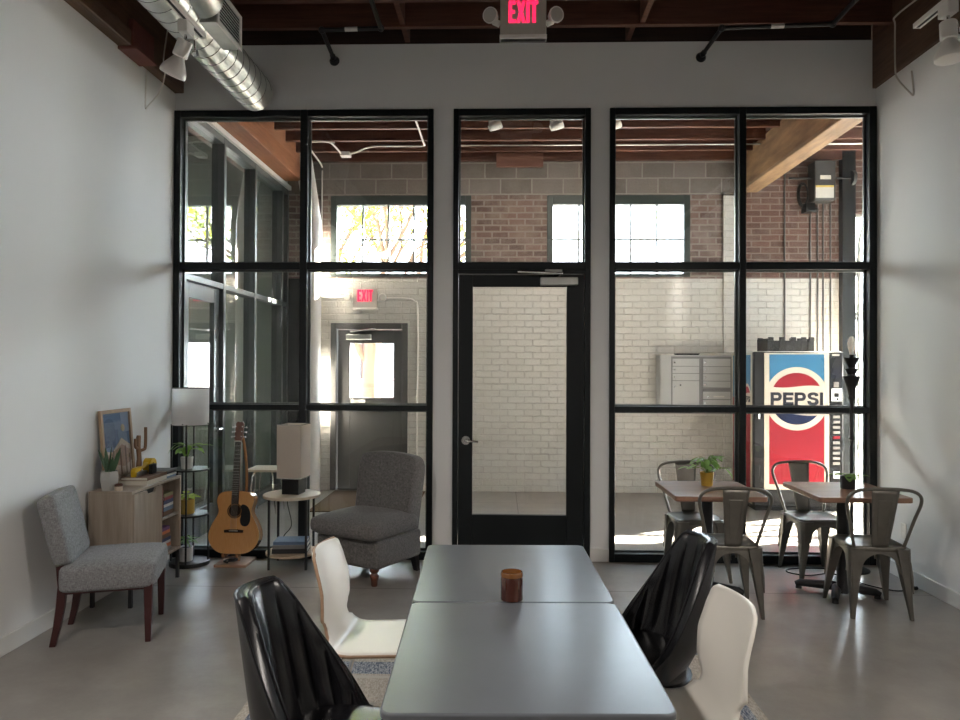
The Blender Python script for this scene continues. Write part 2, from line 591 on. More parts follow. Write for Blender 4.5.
        if subs:
            md = o.modifiers.new('smooth', 'SUBSURF'); md.levels = subs; md.render_levels = subs
        if bevel:
            md = o.modifiers.new('bevel', 'BEVEL'); md.width = bevel; md.segments = seg
            md.limit_method = 'ANGLE'; md.angle_limit = radians(40)
            md.harden_normals = False
        if parent:
            o.parent = parent
        return o

# ------------------------------------------------------------------ things
def tag(o, label=None, cat=None, group=None, kind=None):
    if label: o['label'] = label
    if cat: o['category'] = cat
    if group: o['group'] = group
    if kind: o['kind'] = kind
    return o

def thing(name, label, cat, loc=(0, 0, 0), rz=0., group=None):
    o = bpy.data.objects.new(name, None)
    COL.objects.link(o)
    o.empty_display_size = .1
    o.location = loc
    o.rotation_euler = (0, 0, rz)
    return tag(o, label, cat, group)

def empty_struct(name, loc=(0, 0, 0)):
    o = bpy.data.objects.new(name, None)
    COL.objects.link(o)
    o.location = loc
    o['kind'] = 'structure'
    return o

def struct(name, mb, mat, **kw):
    o = mb.out(name, mat, **kw)
    o['kind'] = 'structure'
    return o

def dup(src, label, loc, rz, group=None):
    def cp(o, par):
        c = o.copy()
        COL.objects.link(c)
        if par:
            c.parent = par
        for ch in [q for q in KIDS(o)]:
            cp(ch, c)
        return c
    r = cp(src, None)
    r.location = loc
    r.rotation_euler = (0, 0, rz)
    r['label'] = label
    if group:
        r['group'] = group
    return r

def KIDS(o):
    return [q for q in COL.objects if q.parent == o]

# ================================================================== THE SETTING
XL, XR, YF, YB = -2.73, 3.05, 5.97, 9.2        # side walls, glazed front, far wall of the lobby
DECK = 4.56

struct('floor', MB().bb(-6.6, 11, -4.2, 9.55, -.12, 0), 'polished_concrete')
struct('wall_left', MB().bb(-2.93, XL, -4.2, 6.14, 0, 3.87), 'wall_paint')
struct('wall_right', MB().bb(XR, 3.25, -4.2, 6.14, 0, 3.87), 'wall_paint')
struct('wall_back', MB().bb(-2.93, 3.25, -4.4, -4.2, 0, DECK), 'wall_paint')
w = MB()
w.bb(XL, XR, 5.95, 6.14, 3.723, 4.272)
w.bb(-.558, -.393, 5.95, 6.10, 0, 3.723)
w.bb(.737, .893, 5.95, 6.10, 0, 3.723)
struct('wall_front', w, 'wall_paint')
struct('ceiling', MB().bb(-6.6, 11, -4.4, 9.55, DECK, DECK + .12), 'deck_wood')
struct('baseboard_left', MB().bb(XL, XL + .014, -4.2, 5.92, 0, .105), 'white_trim', bevel=.004)
struct('baseboard_right', MB().bb(XR - .014, XR, -4.2, 5.92, 0, .105), 'white_trim', bevel=.004)
w = MB()
w.bb(-.558, -.393, 5.936, 5.95, 0, .105); w.bb(.737, .893, 5.936, 5.95, 0, .105)
struct('baseboard_front', w, 'white_trim', bevel=.004)

# glazed front ------------------------------------------------------
def glazing(name, xs, zs, y0=5.925, y1=6.03, yp=5.985):
    """xs, zs: (lo, hi) of every upright and every rail; panes fill the gaps"""
    r = empty_struct(name, (0, 0, 0))
    f = MB()
    X0, X1 = xs[0][0], xs[-1][1]
    for a, b in xs:
        f.bb(a, b, y0, y1, zs[0][0], zs[-1][1])
    for i in range(len(xs) - 1):
        for a, b in zs:
            f.bb(xs[i][1], xs[i + 1][0], y0 + .002, y1 - .002, a, b)
    f.out('frame', 'black_frame', r, bevel=.004, weld=False)
    st = MB(); p = MB()
    for i in range(len(xs) - 1):
        for j in range(len(zs) - 1):
            a, b, c, d = xs[i][1], xs[i + 1][0], zs[j][1], zs[j + 1][0]
            p.bb(a, b, yp - .004, yp + .004, c, d)
            for u, v, s, t in ((a, b, c, c + .014), (a, b, d - .014, d), (a, a + .014, c, d), (b - .014, b, c, d)):
                st.bb(u, v, yp + .008, yp + .03, s, t)
    st.out('glazing_bead', 'grey_frame', r, weld=False)
    p.out('pane', 'pane_glass', r, flat=True, weld=False)
    return r

RAILS = [(0, .068), (1.228, 1.272), (2.395, 2.453), (3.665, 3.723)]
glazing('window_1', [(XL, -2.675), (-1.668, -1.607), (-.604, -.558)], RAILS)
glazing('window_2', [(-.393, -.350), (.690, .737)], [(2.395, 2.453), (3.665, 3.723)])
glazing('window_3', [(.893, .936), (1.945, 2.0), (2.99, XR)], RAILS)

d1 = empty_struct('door_1', (0, 0, 0))
f = MB()
f.bb(-.393, -.350, 5.925, 6.03, 0, 2.395); f.bb(.690, .737, 5.925, 6.03, 0, 2.395); f.bb(-.350, .690, 5.925, 6.03, 2.36, 2.395)
f.out('door_frame', 'black_frame', d1, bevel=.004, weld=False)
f = MB()
f.bb(-.346, -.229, 5.95, 5.995, .012, 2.352); f.bb(.545, .686, 5.95, 5.995, .012, 2.352)
f.bb(-.229, .545, 5.95, 5.995, 2.254, 2.352); f.bb(-.229, .545, 5.95, 5.995, .012, .373)
f.out('door_leaf', 'black_frame', d1, bevel=.004, weld=False)
MB().bb(-.229, .545, 5.968, 5.976, .373, 2.254).out('pane', 'pane_glass', d1, flat=True)
h = MB()
h.cyl((-.283, 5.95, .985), (-.283, 5.938, .985), .036, n=24)
h.tube(spl([(-.283, 5.94, .985), (-.283, 5.90, .985), (-.262, 5.888, .985), (-.18, 5.888, .978)], 5), .0095)
h.out('lever_handle', 'steel', d1)
c = MB(); c.bb(.325, .63, 5.88, 5.95, 2.262, 2.326)
clo = c.out('door_closer', 'galvanised', d1, bevel=.006)
a = MB()
a.tube([(.475, 5.91, 2.335), (.50, 5.80, 2.345), (.14, 5.90, 2.372)], .012, 8)
a.bb(.36, .50, 5.87, 5.93, 2.345, 2.39)
a.out('closer_arm', 'steel', clo, bevel=.003)

# beams and joists ---------------------------------------------------
b = struct('trim_1', MB().bb(-2.93, -2.655, -4.2, 5.95, 3.87, DECK), 'dark_beam', bevel=.01)
struct('trim_2', MB().bb(-2.655, -2.62, -4.2, 5.02, 3.86, 3.97), 'dark_beam', bevel=.006)
struct('trim_3', MB().bb(3.02, 3.25, -4.2, 5.95, 3.87, DECK), 'dark_beam', bevel=.01)
br = MB()
br.bb(-2.728, -2.59, 5.03, 5.34, 3.845, 3.865); br.bb(-2.65, -2.615, 5.03, 5.34, 3.865, 4.06)
tag(br.out('beam_bracket', 'rust_steel', bevel=.004, weld=False), 'rust red steel saddle bracket under the timber beam on the left wall', 'bracket')

for k in range(22):
    y = 5.64 - .42 * k
    if y < -3.4: break
    struct('ceiling_joist', MB().bb(-2.655, 3.02, y, y + .045, 4.27, DECK), 'joist_wood')
for k in range(20):
    y = 5.64 - .42 * k
    if y < -2.4: break
    for x in (-.80, 1.08):
        struct('joist_blocking', MB().bb(x, x + .04, y - .375, y, 4.285, DECK - .02), 'joist_wood')
struct('joist_blocking', MB().bb(-.80, -.76, 5.685, 5.95, 4.285, DECK - .02), 'joist_wood')
struct('joist_blocking', MB().bb(1.02, 1.06, 5.685, 5.95, 4.285, DECK - .02), 'joist_wood')

struct('trim_9', MB().bb(-2.655, 3.02, 5.96, 6.14, 4.272, DECK), 'deck_wood')

# lobby --------------------------------------------------------------
W1 = (-2.186, -.379, 2.737, 3.778)
W2 = (.587, 2.398, 2.737, 3.778)
W3 = (3.05, 4.05, 2.737, 3.778)
DX = (-2.177, -1.185, 2.143)
GX = (4.42, 10.4, 3.55)                    # glazed overhead door, right end of the lobby
y0, y1 = YB, YB + .3
w = MB()
w.bb(-2.45, DX[0], y0, y1, 0, 2.715); w.bb(DX[0], DX[1], y0, y1, DX[2], 2.715); w.bb(DX[1], 4.30, y0, y1, 0, 2.715)
struct('wall_lobby', w, 'painted_brick', weld=False)
w = MB()
w.bb(-2.75, W1[0], y0, y1, 2.715, 3.78); w.bb(W1[1], W2[0], y0, y1, 2.715, 3.78); w.bb(W2[1], 2.81, y0, y1, 2.715, 3.78)
for a in (W1, W2):
    w.bb(a[0], a[1], y0, y1, 2.715, 2.737)
struct('wall_lobby_brick', w, 'red_brick', weld=False)
struct('wall_lobby_blocks', MB().bb(-2.75, 2.98, y0, y1, 3.78, DECK), 'cinder_block')
struct('wall_lobby_end', MB().bb(2.98, 4.42, y0, y1, 2.715, DECK), 'dark_brick')
struct('wall_lobby_pilaster', MB().bb(2.81, 2.98, y0 - .04, y1, 0, 3.76), 'painted_brick')
struct('wall_lobby_lintel', MB().bb(4.42, 11, y0, y1, GX[2], DECK), 'dark_brick')
struct('wall_lobby_right', MB().bb(10.6, 10.8, 6.1, y1, 0, DECK), 'wall_paint')
struct('wall_lobby_front', MB().bb(3.25, 10.8, 5.95, 6.14, 0, DECK), 'wall_paint')
struct('wall_store_back', MB().bb(-6.6, -2.75, y0, y1, 0, DECK), 'dim_wall')
struct('wall_store_left', MB().bb(-6.6, -6.4, 5.9, y1, 0, DECK), 'dim_wall')
struct('wall_store_front', MB().bb(-6.6, -2.93, 5.95, 6.14, 0, DECK), 'dim_wall')
struct('trim_4', MB().bb(-2.75, -2.45, y0, y1, 0, 2.715), 'black_frame')
struct('trim_5', MB().bb(4.26, 4.42, y0 - .1, y1, 0, DECK), 'black_frame')

def back_window(name, W):
    r = empty_struct(name)
    x0, x1, z0, z1 = W
    f = MB()
    f.bb(x0, x0 + .078, YB - .01, YB + .1, z0, z1); f.bb(x1 - .078, x1, YB - .01, YB + .1, z0, z1)
    f.bb(x0 + .078, x1 - .078, YB - .01, YB + .1, z0, z0 + .042); f.bb(x0 + .078, x1 - .078, YB - .01, YB + .1, z1 - .12, z1)
    f.out('frame', 'green_frame', r, bevel=.005, weld=False)
    m = MB()
    a, b, c, d = x0 + .078, x1 - .078, z0 + .042, z1 - .12
    for i in range(1, 5):
        x = a + (b - a) * i / 5
        m.bb(x - .013, x + .013, YB + .03, YB + .06, c, d)
    zz = (c + d) / 2
    m.bb(a, b, YB + .032, YB + .058, zz - .012, zz + .012)
    m.out('muntin', 'muntin', r, weld=False)
    MB().bb(a, b, YB + .042, YB + .047, c, d).out('pane', 'pane_glass', r, flat=True)
back_window('window_4', W1)
back_window('window_5', W2)

# exit door in the far wall
d2 = empty_struct('door_2')
f = MB()
f.bb(DX[0], DX[0] + .075, YB - .02, YB + .14, 0, DX[2]); f.bb(DX[1] - .075, DX[1], YB - .02, YB + .14, 0, DX[2])
f.bb(DX[0] + .075, DX[1] - .075, YB - .02, YB + .14, DX[2] - .08, DX[2])
f.out('door_frame', 'grey_door', d2, bevel=.006, weld=False)
f = MB()
lx0, lx1, lz0, lz1 = -1.937, -1.373, 1.184, 1.887
f.bb(DX[0] + .08, lx0, YB + .05, YB + .095, .012, 2.058); f.bb(lx1, DX[1] - .08, YB + .05, YB + .095, .012, 2.058)
f.bb(lx0, lx1, YB + .05, YB + .095, .012, lz0); f.bb(lx0, lx1, YB + .05, YB + .095, lz1, 2.058)
f.out('door_leaf', 'grey_door', d2, bevel=.004, weld=False)
MB().bb(lx0, lx1, YB + .07, YB + .076, lz0, lz1).out('pane', 'pane_glass', d2, flat=True)
c = MB(); c.bb(-1.98, -1.66, YB - .03, YB + .05, 1.93, 2.0)
clo = c.out('door_closer', 'galvanised', d2, bevel=.008)
a = MB(); a.tube([(-1.8, YB, 2.01), (-1.9, YB - .14, 2.03), (-1.6, YB - .02, 2.07)], .012, 8)
a.out('closer_arm', 'steel', clo)
MB().bb(DX[0], DX[1], YB - .02, YB + .2, 0, .012).out('threshold', 'steel', d2)
m = MB(); m.bb(-1.93, -1.74, YB + .045, YB + .05, 1.10, 1.16)
m.out('push_plate', 'white_trim', d2)

# shop front along the left side of the lobby
w = empty_struct('window_6')
f = MB()
SX0, SX1 = -2.86, -2.73
for yy in (6.14, 7.03, 7.93, 8.92, 9.14):
    f.bb(SX0, SX1, yy, yy + .06, 0, 3.85)
seg = [(6.2, 7.03), (7.09, 7.93), (7.99, 8.92), (8.98, 9.14)]
for a, b in seg:
    f.bb(SX0 + .002, SX1 - .002, a, b, 3.78, 3.85)
    f.bb(SX0 + .002, SX1 - .002, a, b, 2.345, 2.40)
for a, b in seg[1:]:
    f.bb(SX0 + .002, SX1 - .002, a, b, 0, .12)
f.out('frame', 'grey_frame', w, bevel=.004, weld=False)
p = MB()
for a, b in seg:
    p.bb(-2.799, -2.793, a, b, 2.40, 3.78)
for a, b in seg[1:]:
    p.bb(-2.799, -2.793, a, b, .12, 2.345)
p.out('pane', 'store_glass', w, flat=True, weld=False)
MB().bb(-2.9, -2.70, 6.14, 9.2, 3.85, 3.90).out('cap_trim', 'white_trim', w)
d3 = empty_struct('door_3')
f = MB()
f.bb(-2.82, -2.77, 6.205, 6.33, .01, 2.34); f.bb(-2.82, -2.77, 6.90, 7.025, .01, 2.34)
f.bb(-2.82, -2.77, 6.33, 6.90, 2.20, 2.34); f.bb(-2.82, -2.77, 6.33, 6.90, .01, .27)
f.out('door_leaf', 'grey_frame', d3, bevel=.004, weld=False)
MB().bb(-2.799, -2.793, 6.33, 6.90, .27, 2.20).out('pane', 'store_glass', d3, flat=True)
h = MB()
h.tube([(-2.77, 6.93, .98), (-2.70, 6.93, .98), (-2.70, 6.84, .98)], .011, 8); h.cyl((-2.77, 6.93, .98), (-2.755, 6.93, .98), .03)
h.out('lever_handle', 'steel', d3)

# lobby ceiling: joists, beams
for k in range(8):
    y = 9.115 - .42 * k
    struct('lobby_joist', MB().bb(-2.5, 3.01, y, y + .045, 4.2, DECK), 'joist_wood')
    struct('lobby_joist', MB().bb(3.235, 10.6, y, y + .045, 4.2, DECK), 'joist_wood')
struct('trim_6', MB().bb(-2.9, -2.5, 6.14, 8.95, 3.905, DECK), 'glulam', bevel=.006)
struct('trim_7', MB().bb(3.01, 3.235, 6.14, YB - .02, 3.80, 4.26), 'old_timber', bevel=.012)
struct('trim_8', MB().bb(-.06, .53, 9.06, 9.112, 4.11, 4.28), 'plate_wood')

# glazed overhead door at the right end of the lobby
w = empty_struct('window_7')
f = MB(); p = MB()
nx, nz = 6, 6
cw = (GX[1] - GX[0]) / nx; ch = GX[2] / nz
for i in range(nx + 1):
    x = GX[0] + cw * i
    f.bb(max(GX[0], x - .035), min(GX[1], x + .035), YB + .1, YB + .15, 0, GX[2])
for j in range(nz + 1):
    z = ch * j
    f.bb(GX[0], GX[1], YB + .102, YB + .148, max(0, z - .04), min(GX[2], z + .04))
f.out('frame', 'galvanised', w, weld=False)
p.bb(GX[0], GX[1], YB + .124, YB + .128, 0, GX[2])
p.out('pane', 'pane_glass', w, flat=True)
t = MB()
t.tube(spl([(4.52, YB + .02, 0), (4.52, YB + .02, 1.5), (4.52, YB + .02, 2.9), (4.52, YB - .04, 3.25), (4.52, YB - .3, 3.52), (4.52, YB - .7, 3.6), (4.52, 7.0, 3.62)], 6), .028, 10)
for z in (1.72, 2.25, 2.8):
    t.bb(4.44, 4.60, YB + .04, YB + .10, z - .05, z + .05); t.cyl((4.46, YB + .03, z), (4.62, YB + .03, z), .022)
t.out('door_track', 'galvanised', w, weld=False)

# white pipe with an elbow, far left corner
tag(MB().tube(spl([(-2.36, 8.98, 0), (-2.36, 8.98, 1.5), (-2.36, 8.98, 3.25), (-2.37, 8.98, 3.45), (-2.42, 8.98, 3.8), (-2.54, 8.98, 4.54)], 6), .105, 24).out('column_pipe', 'lamp_white'),
    'thick round white pipe leaning at the top in the far corner by the exit door', 'pipe')

# ================================================================== FURNITURE
# --- dining table: two slate grey tops end to end
TA = radians(1.6)
dt = thing('dining_table', 'long slate grey dining table of two joined tops in the foreground', 'table', (.0505, 2.634, 0), TA)
for ya, yb in ((-.845, -.0015), (.0015, .845)):
    near = ya < -.1
    lp = [(x, y) for x, y in rrect(.745, yb - ya, .035, 6)]
    lp = [(x, y + (ya + yb) / 2) for x, y in lp]
    MB().prism(lp, .718, .74).out('tabletop', 'slate_top', dt, bevel=.006, seg=3)
f = MB()
for s in (-1, 1):
    f.bb(s * .33 - .014, s * .33 + .014, -.78, .78, .665, .717)
for y in (-.78, 0, .78):
    f.bb(-.33, .33, y - .014, y + .014, .665, .717)
f.out('apron', 'slate_edge', dt, weld=False)
for sx in (-1, 1):
    for sy in (-1, 1):
        MB().bb(sx * .33 - .02, sx * .33 + .02, sy * .76 - .02, sy * .76 + .02, .012, .70).out('leg', 'slate_edge', dt, bevel=.003)
e = MB(); e.tube([(.362, .03, .70), (.372, .5, .705), (.362, .835, .70)], .008, 8)
e.out('edge_rail', 'black_metal', dt)

cd = thing('candle_jar', 'amber glass candle jar standing on the grey dining table', 'candle', (.045, 2.66, .7405))
MB().lathe([(.001, 0), (.036, 0), (.041, .004), (.041, .078), (.038, .086), (.036, .086), (.036, .072), (.001, .07)], 36).out('jar', 'amber_jar', cd)
MB().lathe([(.0385, .0865), (.0415, .088), (.0415, .098), (.0395, .104), (.0365, .104), (.036, .087)], 36).out('rim', 'amber_rim', cd)
MB().lathe([(.001, .0705), (.0355, .0725), (.0355, .0735), (.001, .0735)], 24).out('wax', 'wax', cd)

tag(MB().prism(rrect(2.405, 3.8, .01, 2), 0, .009).out('area_rug', 'woven_rug'),
    'woven beige and blue bordered rug under the dining table', 'rug').location = (.012, 2.235, .0005)
RUG = .0135

# --- black bucket chairs
def bucket(label, loc, rz):
    r = thing('bucket_chair', label, 'chair', loc, rz, None)
    AE = radians(106)
    def top(a):
        t = abs(a) / AE
        q = min(1, max(0, (t - .34) / .60))
        return .455 + .445 * (1 - (.5 * q + .5 * q * q * (3 - 2 * q)))
    def pt(u, v, off):
        a = (u * 2 - 1) * AE
        zt = top(a)
        z = .39 + (zt - .39) * v
        lean = max(0, (z - .45)) / .45
        nar = 1 - .24 * lean ** 1.5
        low = 1 - .26 * max(0, (.57 - z) / .18) ** 1.5
        rx, ry = (.238 + off) * nar * low, (.205 + off) * low
        return Vector((rx * sin(a), ry * cos(a) + .085 * lean, z))
    nu, nv = 132, 14
    b = MB()
    cols = []
    for i in range(nu + 1):
        u = i / nu
        a = (u * 2 - 1) * AE
        ring = []
        for j in range(nv + 1):
            v = j / nv
            ch = .017 * (abs(cos(5.5 * (a / AE) * pi)) ** .55) * min(1, max(0, (v - .12) * 5)) * (1 - .93 * (max(0, v - .72) / .28) ** 1.5)
            ring.append(pt(u, v, -.024 - ch))
        tp = pt(u, 1, 0); tp.z += .012
        ring.append(tp)
        for j in range(nv, -1, -1):
            v = j / nv
            ring.append(pt(u, v, .024))
        cols.append(b.verts(ring))
    b.rings(cols)
    sh = b.out('backrest', 'leather', r, angle=60)
    b = MB()
    b.tube([pt(i / 60, 1, -.02) + Vector((0, 0, .004)) for i in range(61)], .0045, 8)
    b.tube([pt(i / 60, 1, .022) + Vector((0, 0, .002)) for i in range(61)], .0045, 8)
    b.out('piping', 'leather', sh)
    b = MB(); b.sup(0, -.035, .435, .205, .20, .055, .5, .55, 40, 14)
    b.out('seat', 'leather', r)
    b = MB(); b.cyl((0, 0, .36), (0, 0, .392), .19, .21, 32)
    b.out('seat_base', 'black_plastic', r)
    for sx in (-1, 1):
        for sy in (-1, 1):
            MB().cyl((sx * .14, sy * .14, .375), (sx * .215, sy * .215, 0), .018, .011, 14).out('leg', 'black_metal', r)
    return r
bl = bucket('black channel tufted bucket chair on the left of the dining table, seen from its front', (-.485, 2.17, RUG), radians(90 - 6))
bk = dup(bl, 'black channel tufted bucket chair on the right of the dining table, back turned aside', (.545, 2.88, RUG), radians(-90 + 8))
for o in (bl, bk):
    pass

# --- white bent plywood chairs
def plychair(label, loc, rz, rim='ply_edge'):
    r = thing('plywood_chair', label, 'chair', loc, rz)
    prof = spl([(0, -.235, .425), (0, -.215, .442), (0, -.12, .447), (0, .02, .440), (0, .10, .437), (0, .150, .448), (0, .180, .485), (0, .196, .54), (0, .215, .62), (0, .245, .73), (0, .275, .825)], 6)
    n = len(prof) - 1
    def width(t):
        # front of seat .41, waist .27 at the bend, back .40 narrowing to .35
        pts = [(0, .36), (.04, .405), (.40, .40), (.50, .395), (.54, .37), (.565, .30), (.605, .295), (.635, .33), (.67, .395), (.76, .39), (.90, .365), (.965, .345), (.99, .325), (1, .29)]
        for (a, x), (b, y) in zip(pts, pts[1:]):
            if t <= b:
                k = (t - a) / (b - a); k = k * k * (3 - 2 * k)
                return x + (y - x) * k
        return pts[-1][1]
    ln = [0]
    for i in range(n):
        ln.append(ln[-1] + (prof[i + 1] - prof[i]).length)
    def fn(u, v):
        i = v * n
        k = min(int(i), n - 1); f = i - k
        p = prof[k].lerp(prof[k + 1], f)
        t = (ln[k] + (ln[k + 1] - ln[k]) * f) / ln[-1]
        wd = width(t)
        s = (u - .5)
        dish = .035 * max(0, min(1, (t - .6) / .2)) * (s * 2) ** 2
        return Vector((s * wd, p.y - dish, p.z))
    b = MB(); b.grid(fn, 14, 64)
    b.out('shell', 'laminate', r, solid=.013, rim=rim, angle=50)
    for s in (-1, 1):
        b = MB()
        b.tube(spl([(s * .20, -.215, 0), (s * .175, -.17, .40), (s * .165, -.14, .424), (s * .15, .0, .424), (s * .16, .08, .418), (s * .18, .13, .39), (s * .21, .24, 0)], 5), .009, 10)
        b.out('leg', 'chrome', r)
    b = MB(); b.cyl((-.155, -.10, .424), (.155, -.10, .424), .008); b.cyl((-.155, .06, .421), (.155, .06, .421), .008)
    b.out('cross_rail', 'chrome', r)
    return r
pl = plychair('white bent plywood chair on the left of the dining table, facing it', (-.50, 3.03, RUG), radians(90 - 3))
plychair('white bent plywood chair on the right of the dining table, in the near corner', (.535, 2.385, RUG), radians(-90 + 5), 'laminate')

# --- metal cafe chairs and their tables
def cafe(label, loc, rz):
    r = thing('cafe_chair', label, 'chair', loc, rz, None)
    s = MB()
    lp = rrect(.36, .35, .06, 6)
    def off(l, k, z):
        return [(x * k, y * k, z) for x, y in l]
    s.loft([off(lp, .96, .415), off(lp, 1.0, .43), off(lp, 1.0, .447), off(lp, .965, .453), off(lp, .90, .453), off(lp, .86, .447), off(lp, .3, .445)])
    s.out('seat', 'gunmetal', r, angle=50)
    # apron with an arch on each side
    def arch(wt, wb, hgt):
        o = [(-wt / 2, 0), (wt / 2, 0), (wb / 2, -hgt)]
        a = wb / 2 - .030
        for i in range(17):
            t = pi * i / 16
            o.append((a * cos(t), -hgt + (hgt - .024) * sin(t) ** .9))
        o.append((-wb / 2, -hgt))
        return o
    for k, (dx, dy, an) in enumerate(((0, -.168, 0), (0, .168, 0), (-.17, 0, 90), (.17, 0, 90))):
        Mx = T(dx, dy, .43) @ RZ(radians(an)) @ RX(-.13 if (k == 0 or k == 3) else .13) @ XZ
        MB().prism(arch(.28, .295, .145), -.002, .002, Mx).out('apron', 'gunmetal', r)
    for sx in (-1, 1):
        for sy in (-1, 1):
            fx, fy = (.205, -.21) if sy < 0 else (.18, .205)
            a = MB()
            ls = []
            for t in (0, .12, .3, .6, .85, 1):
                x = sx * (.145 + (fx - .145) * t); y = (-.145 + (fy + .145) * t) if sy < 0 else (.145 + (fy - .145) * t)
                z = .44 * (1 - t)
                hw = .045 * (1 - t) ** 1.2 + .0135
                # folded sheet leg: rounded outer corner, flat inner faces
                ox, oy = sx, sy
                q = [(-hw, -hw), (hw, -hw), (hw, .3 * hw), (.75 * hw, .75 * hw), (.3 * hw, hw), (-hw, hw)]
                ls.append([(x + ox * u * .8, y + oy * v * .8, z) for u, v in q])
            a.loft(ls)
            # pressed rib down the outer corner
            ct = [(sx * (.145 + .03 + (fx - .145 - .014) * t), (sy * (.145 + .03 + (abs(fy) - .145 - .014) * t)), .44 * (1 - t)) for t in (.18, .4, .62)]
            a.tube(ct, [.006, .010, .004], 8)
            a.out('leg', 'gunmetal', r, angle=40)
    h = MB()
    half = [(-.150, .150, .44), (-.165, .165, .50), (-.196, .195, .63), (-.222, .225, .735), (-.212, .243, .79), (-.165, .252, .822), (-.08, .256, .834)]
    path = spl(half + [(0, .257, .836)] + [(-x, y, z) for x, y, z in reversed(half)], 6)
    h.tube(path, .0105, 10)
    h.out('back_hoop', 'gunmetal', r)
    p = MB()
    def sl(u, v):
        t = v
        w = .102 + .066 * t
        y = .168 + .084 * t ** .9
        return Vector(((u - .5) * w, y + .012 * (1 - (2 * u - 1) ** 2) * .5, .448 + .378 * t))
    p.grid(sl, 8, 14)
    sp = p.out('splat', 'gunmetal', r, solid=.004)
    q = MB()
    def ln(u0, v0, u1, v1):
        q.tube([sl(u0, v0) + Vector((0, .004, 0)), sl((u0 + u1) / 2, (v0 + v1) / 2) + Vector((0, .004, 0)), sl(u1, v1) + Vector((0, .004, 0))], .0028, 6)
    ln(.26, .12, .24, .82); ln(.74, .12, .76, .82); ln(.24, .82, .76, .82)
    q.out('pressed_rib', 'gunmetal', sp)
    b = MB()
    b.tube([(-.16, -.165, .36), (0, 0, .405), (.155, .165, .36)], .007, 8, flat=.5)
    b.tube([(.16, -.165, .36), (0, 0, .395), (-.155, .165, .36)], .007, 8, flat=.5)
    b.out('brace', 'gunmetal', r)
    return r
CG = None
c1 = cafe('gunmetal cafe chair with its back to the room at the left small wooden table', (1.498, 4.845, 0), radians(180 - 2))
dup(c1, 'gunmetal cafe chair with its back to the room at the right small wooden table', (2.442, 4.86, 0), radians(180 - 4))
dup(c1, 'gunmetal cafe chair against the glass behind the left small wooden table', (1.50, 5.60, 0), radians(2))
dup(c1, 'gunmetal cafe chair against the glass behind the right small wooden table', (2.43, 5.655, 0), radians(4))

def bistro(label, loc, rz):
    r = thing('cafe_table', label, 'table', loc, 0)
    MB().prism(rrect(.605, .655, .035, 6), .717, .75).out('tabletop', 'table_wood', r, bevel=.004)
    MB().cyl((0, .02, .03), (0, .02, .70), .038, n=24).out('pedestal', 'black_metal', r)
    MB().box(0, .02, .705, .30, .30, .016).out('mounting_plate', 'black_metal', r)
    b = MB()
    Mx = T(0, .12 - .02, 0) @ RZ(rz)
    for a in (0, pi / 2):
        b.tube([(-.27 * cos(a), -.27 * sin(a), .028), (-.24 * cos(a), -.24 * sin(a), .042), (0, 0, .052), (.24 * cos(a), .24 * sin(a), .042), (.27 * cos(a), .27 * sin(a), .028)], [.02, .026, .034, .026, .02], 12, Mx)
        for s in (-1, 1):
            b.cyl((s * .25 * cos(a), s * .25 * sin(a), 0), (s * .25 * cos(a), s * .25 * sin(a), .04), .022, .017, 12, Mx)
    b.cyl((0, 0, .03), (0, -.0, .09), .05, .04, 20, Mx)
    b.out('base', 'black_metal', r)
    return r
t1 = bistro('small wooden cafe table holding the mustard potted plant', (1.452, 5.085, 0), radians(-27))
t2 = dup(t1, 'small wooden cafe table by the right wall holding the black potted plant', (2.39, 5.09, 0), 0)

# --- slipper chair by the left wall
sc = thing('slipper_chair', 'grey tweed armless chair with dark red wooden legs by the left wall', 'chair', (-2.325, 4.285, 0), radians(107))
s = MB(); s.sup(0, -.02, .385, .27, .255, .078, .28, .16, 56, 16)
# crown the cushion a little
for v in s.bm.verts:
    if v.co.z > .40:
        v.co.z += .028 * max(0, 1 - (v.co.x / .27) ** 2) * max(0, 1 - ((v.co.y + .02) / .255) ** 2)
s.out('seat', 'grey_tweed', sc)
s = MB()
Mb = T(0, .262, .652) @ RX(radians(-14))
s.sup(0, 0, 0, .235, .05, .205, .22, .22, 48, 18, Mb)
for v in s.bm.verts:
    v.co.y -= .0
s.out('backrest', 'grey_tweed', sc)
for sx in (-1, 1):
    MB().loft([[(sx * .235 + a * w, -.235 + b * w, z) for a, b in ((-1, -1), (1, -1), (1, 1), (-1, 1))] for z, w in ((0, .015), (.10, .018), (.345, .0235))]).out('leg', 'mahogany', sc, bevel=.004)
    ls = []
    for y, z, w in ((.272, 0, .016), (.25, .10, .019), (.232, .22, .022), (.222, .34, .023), (.232, .45, .022), (.262, .56, .02)):
        ls.append([(sx * .185 + a * w, y + b * w, z) for a, b in ((-1, -1), (1, -1), (1, 1), (-1, 1))])
    MB().loft(ls).out('leg', 'mahogany', sc, bevel=.004, angle=50)
MB().box(0, -.01, .318, .48, .44, .03).out('seat_frame', 'mahogany', sc)

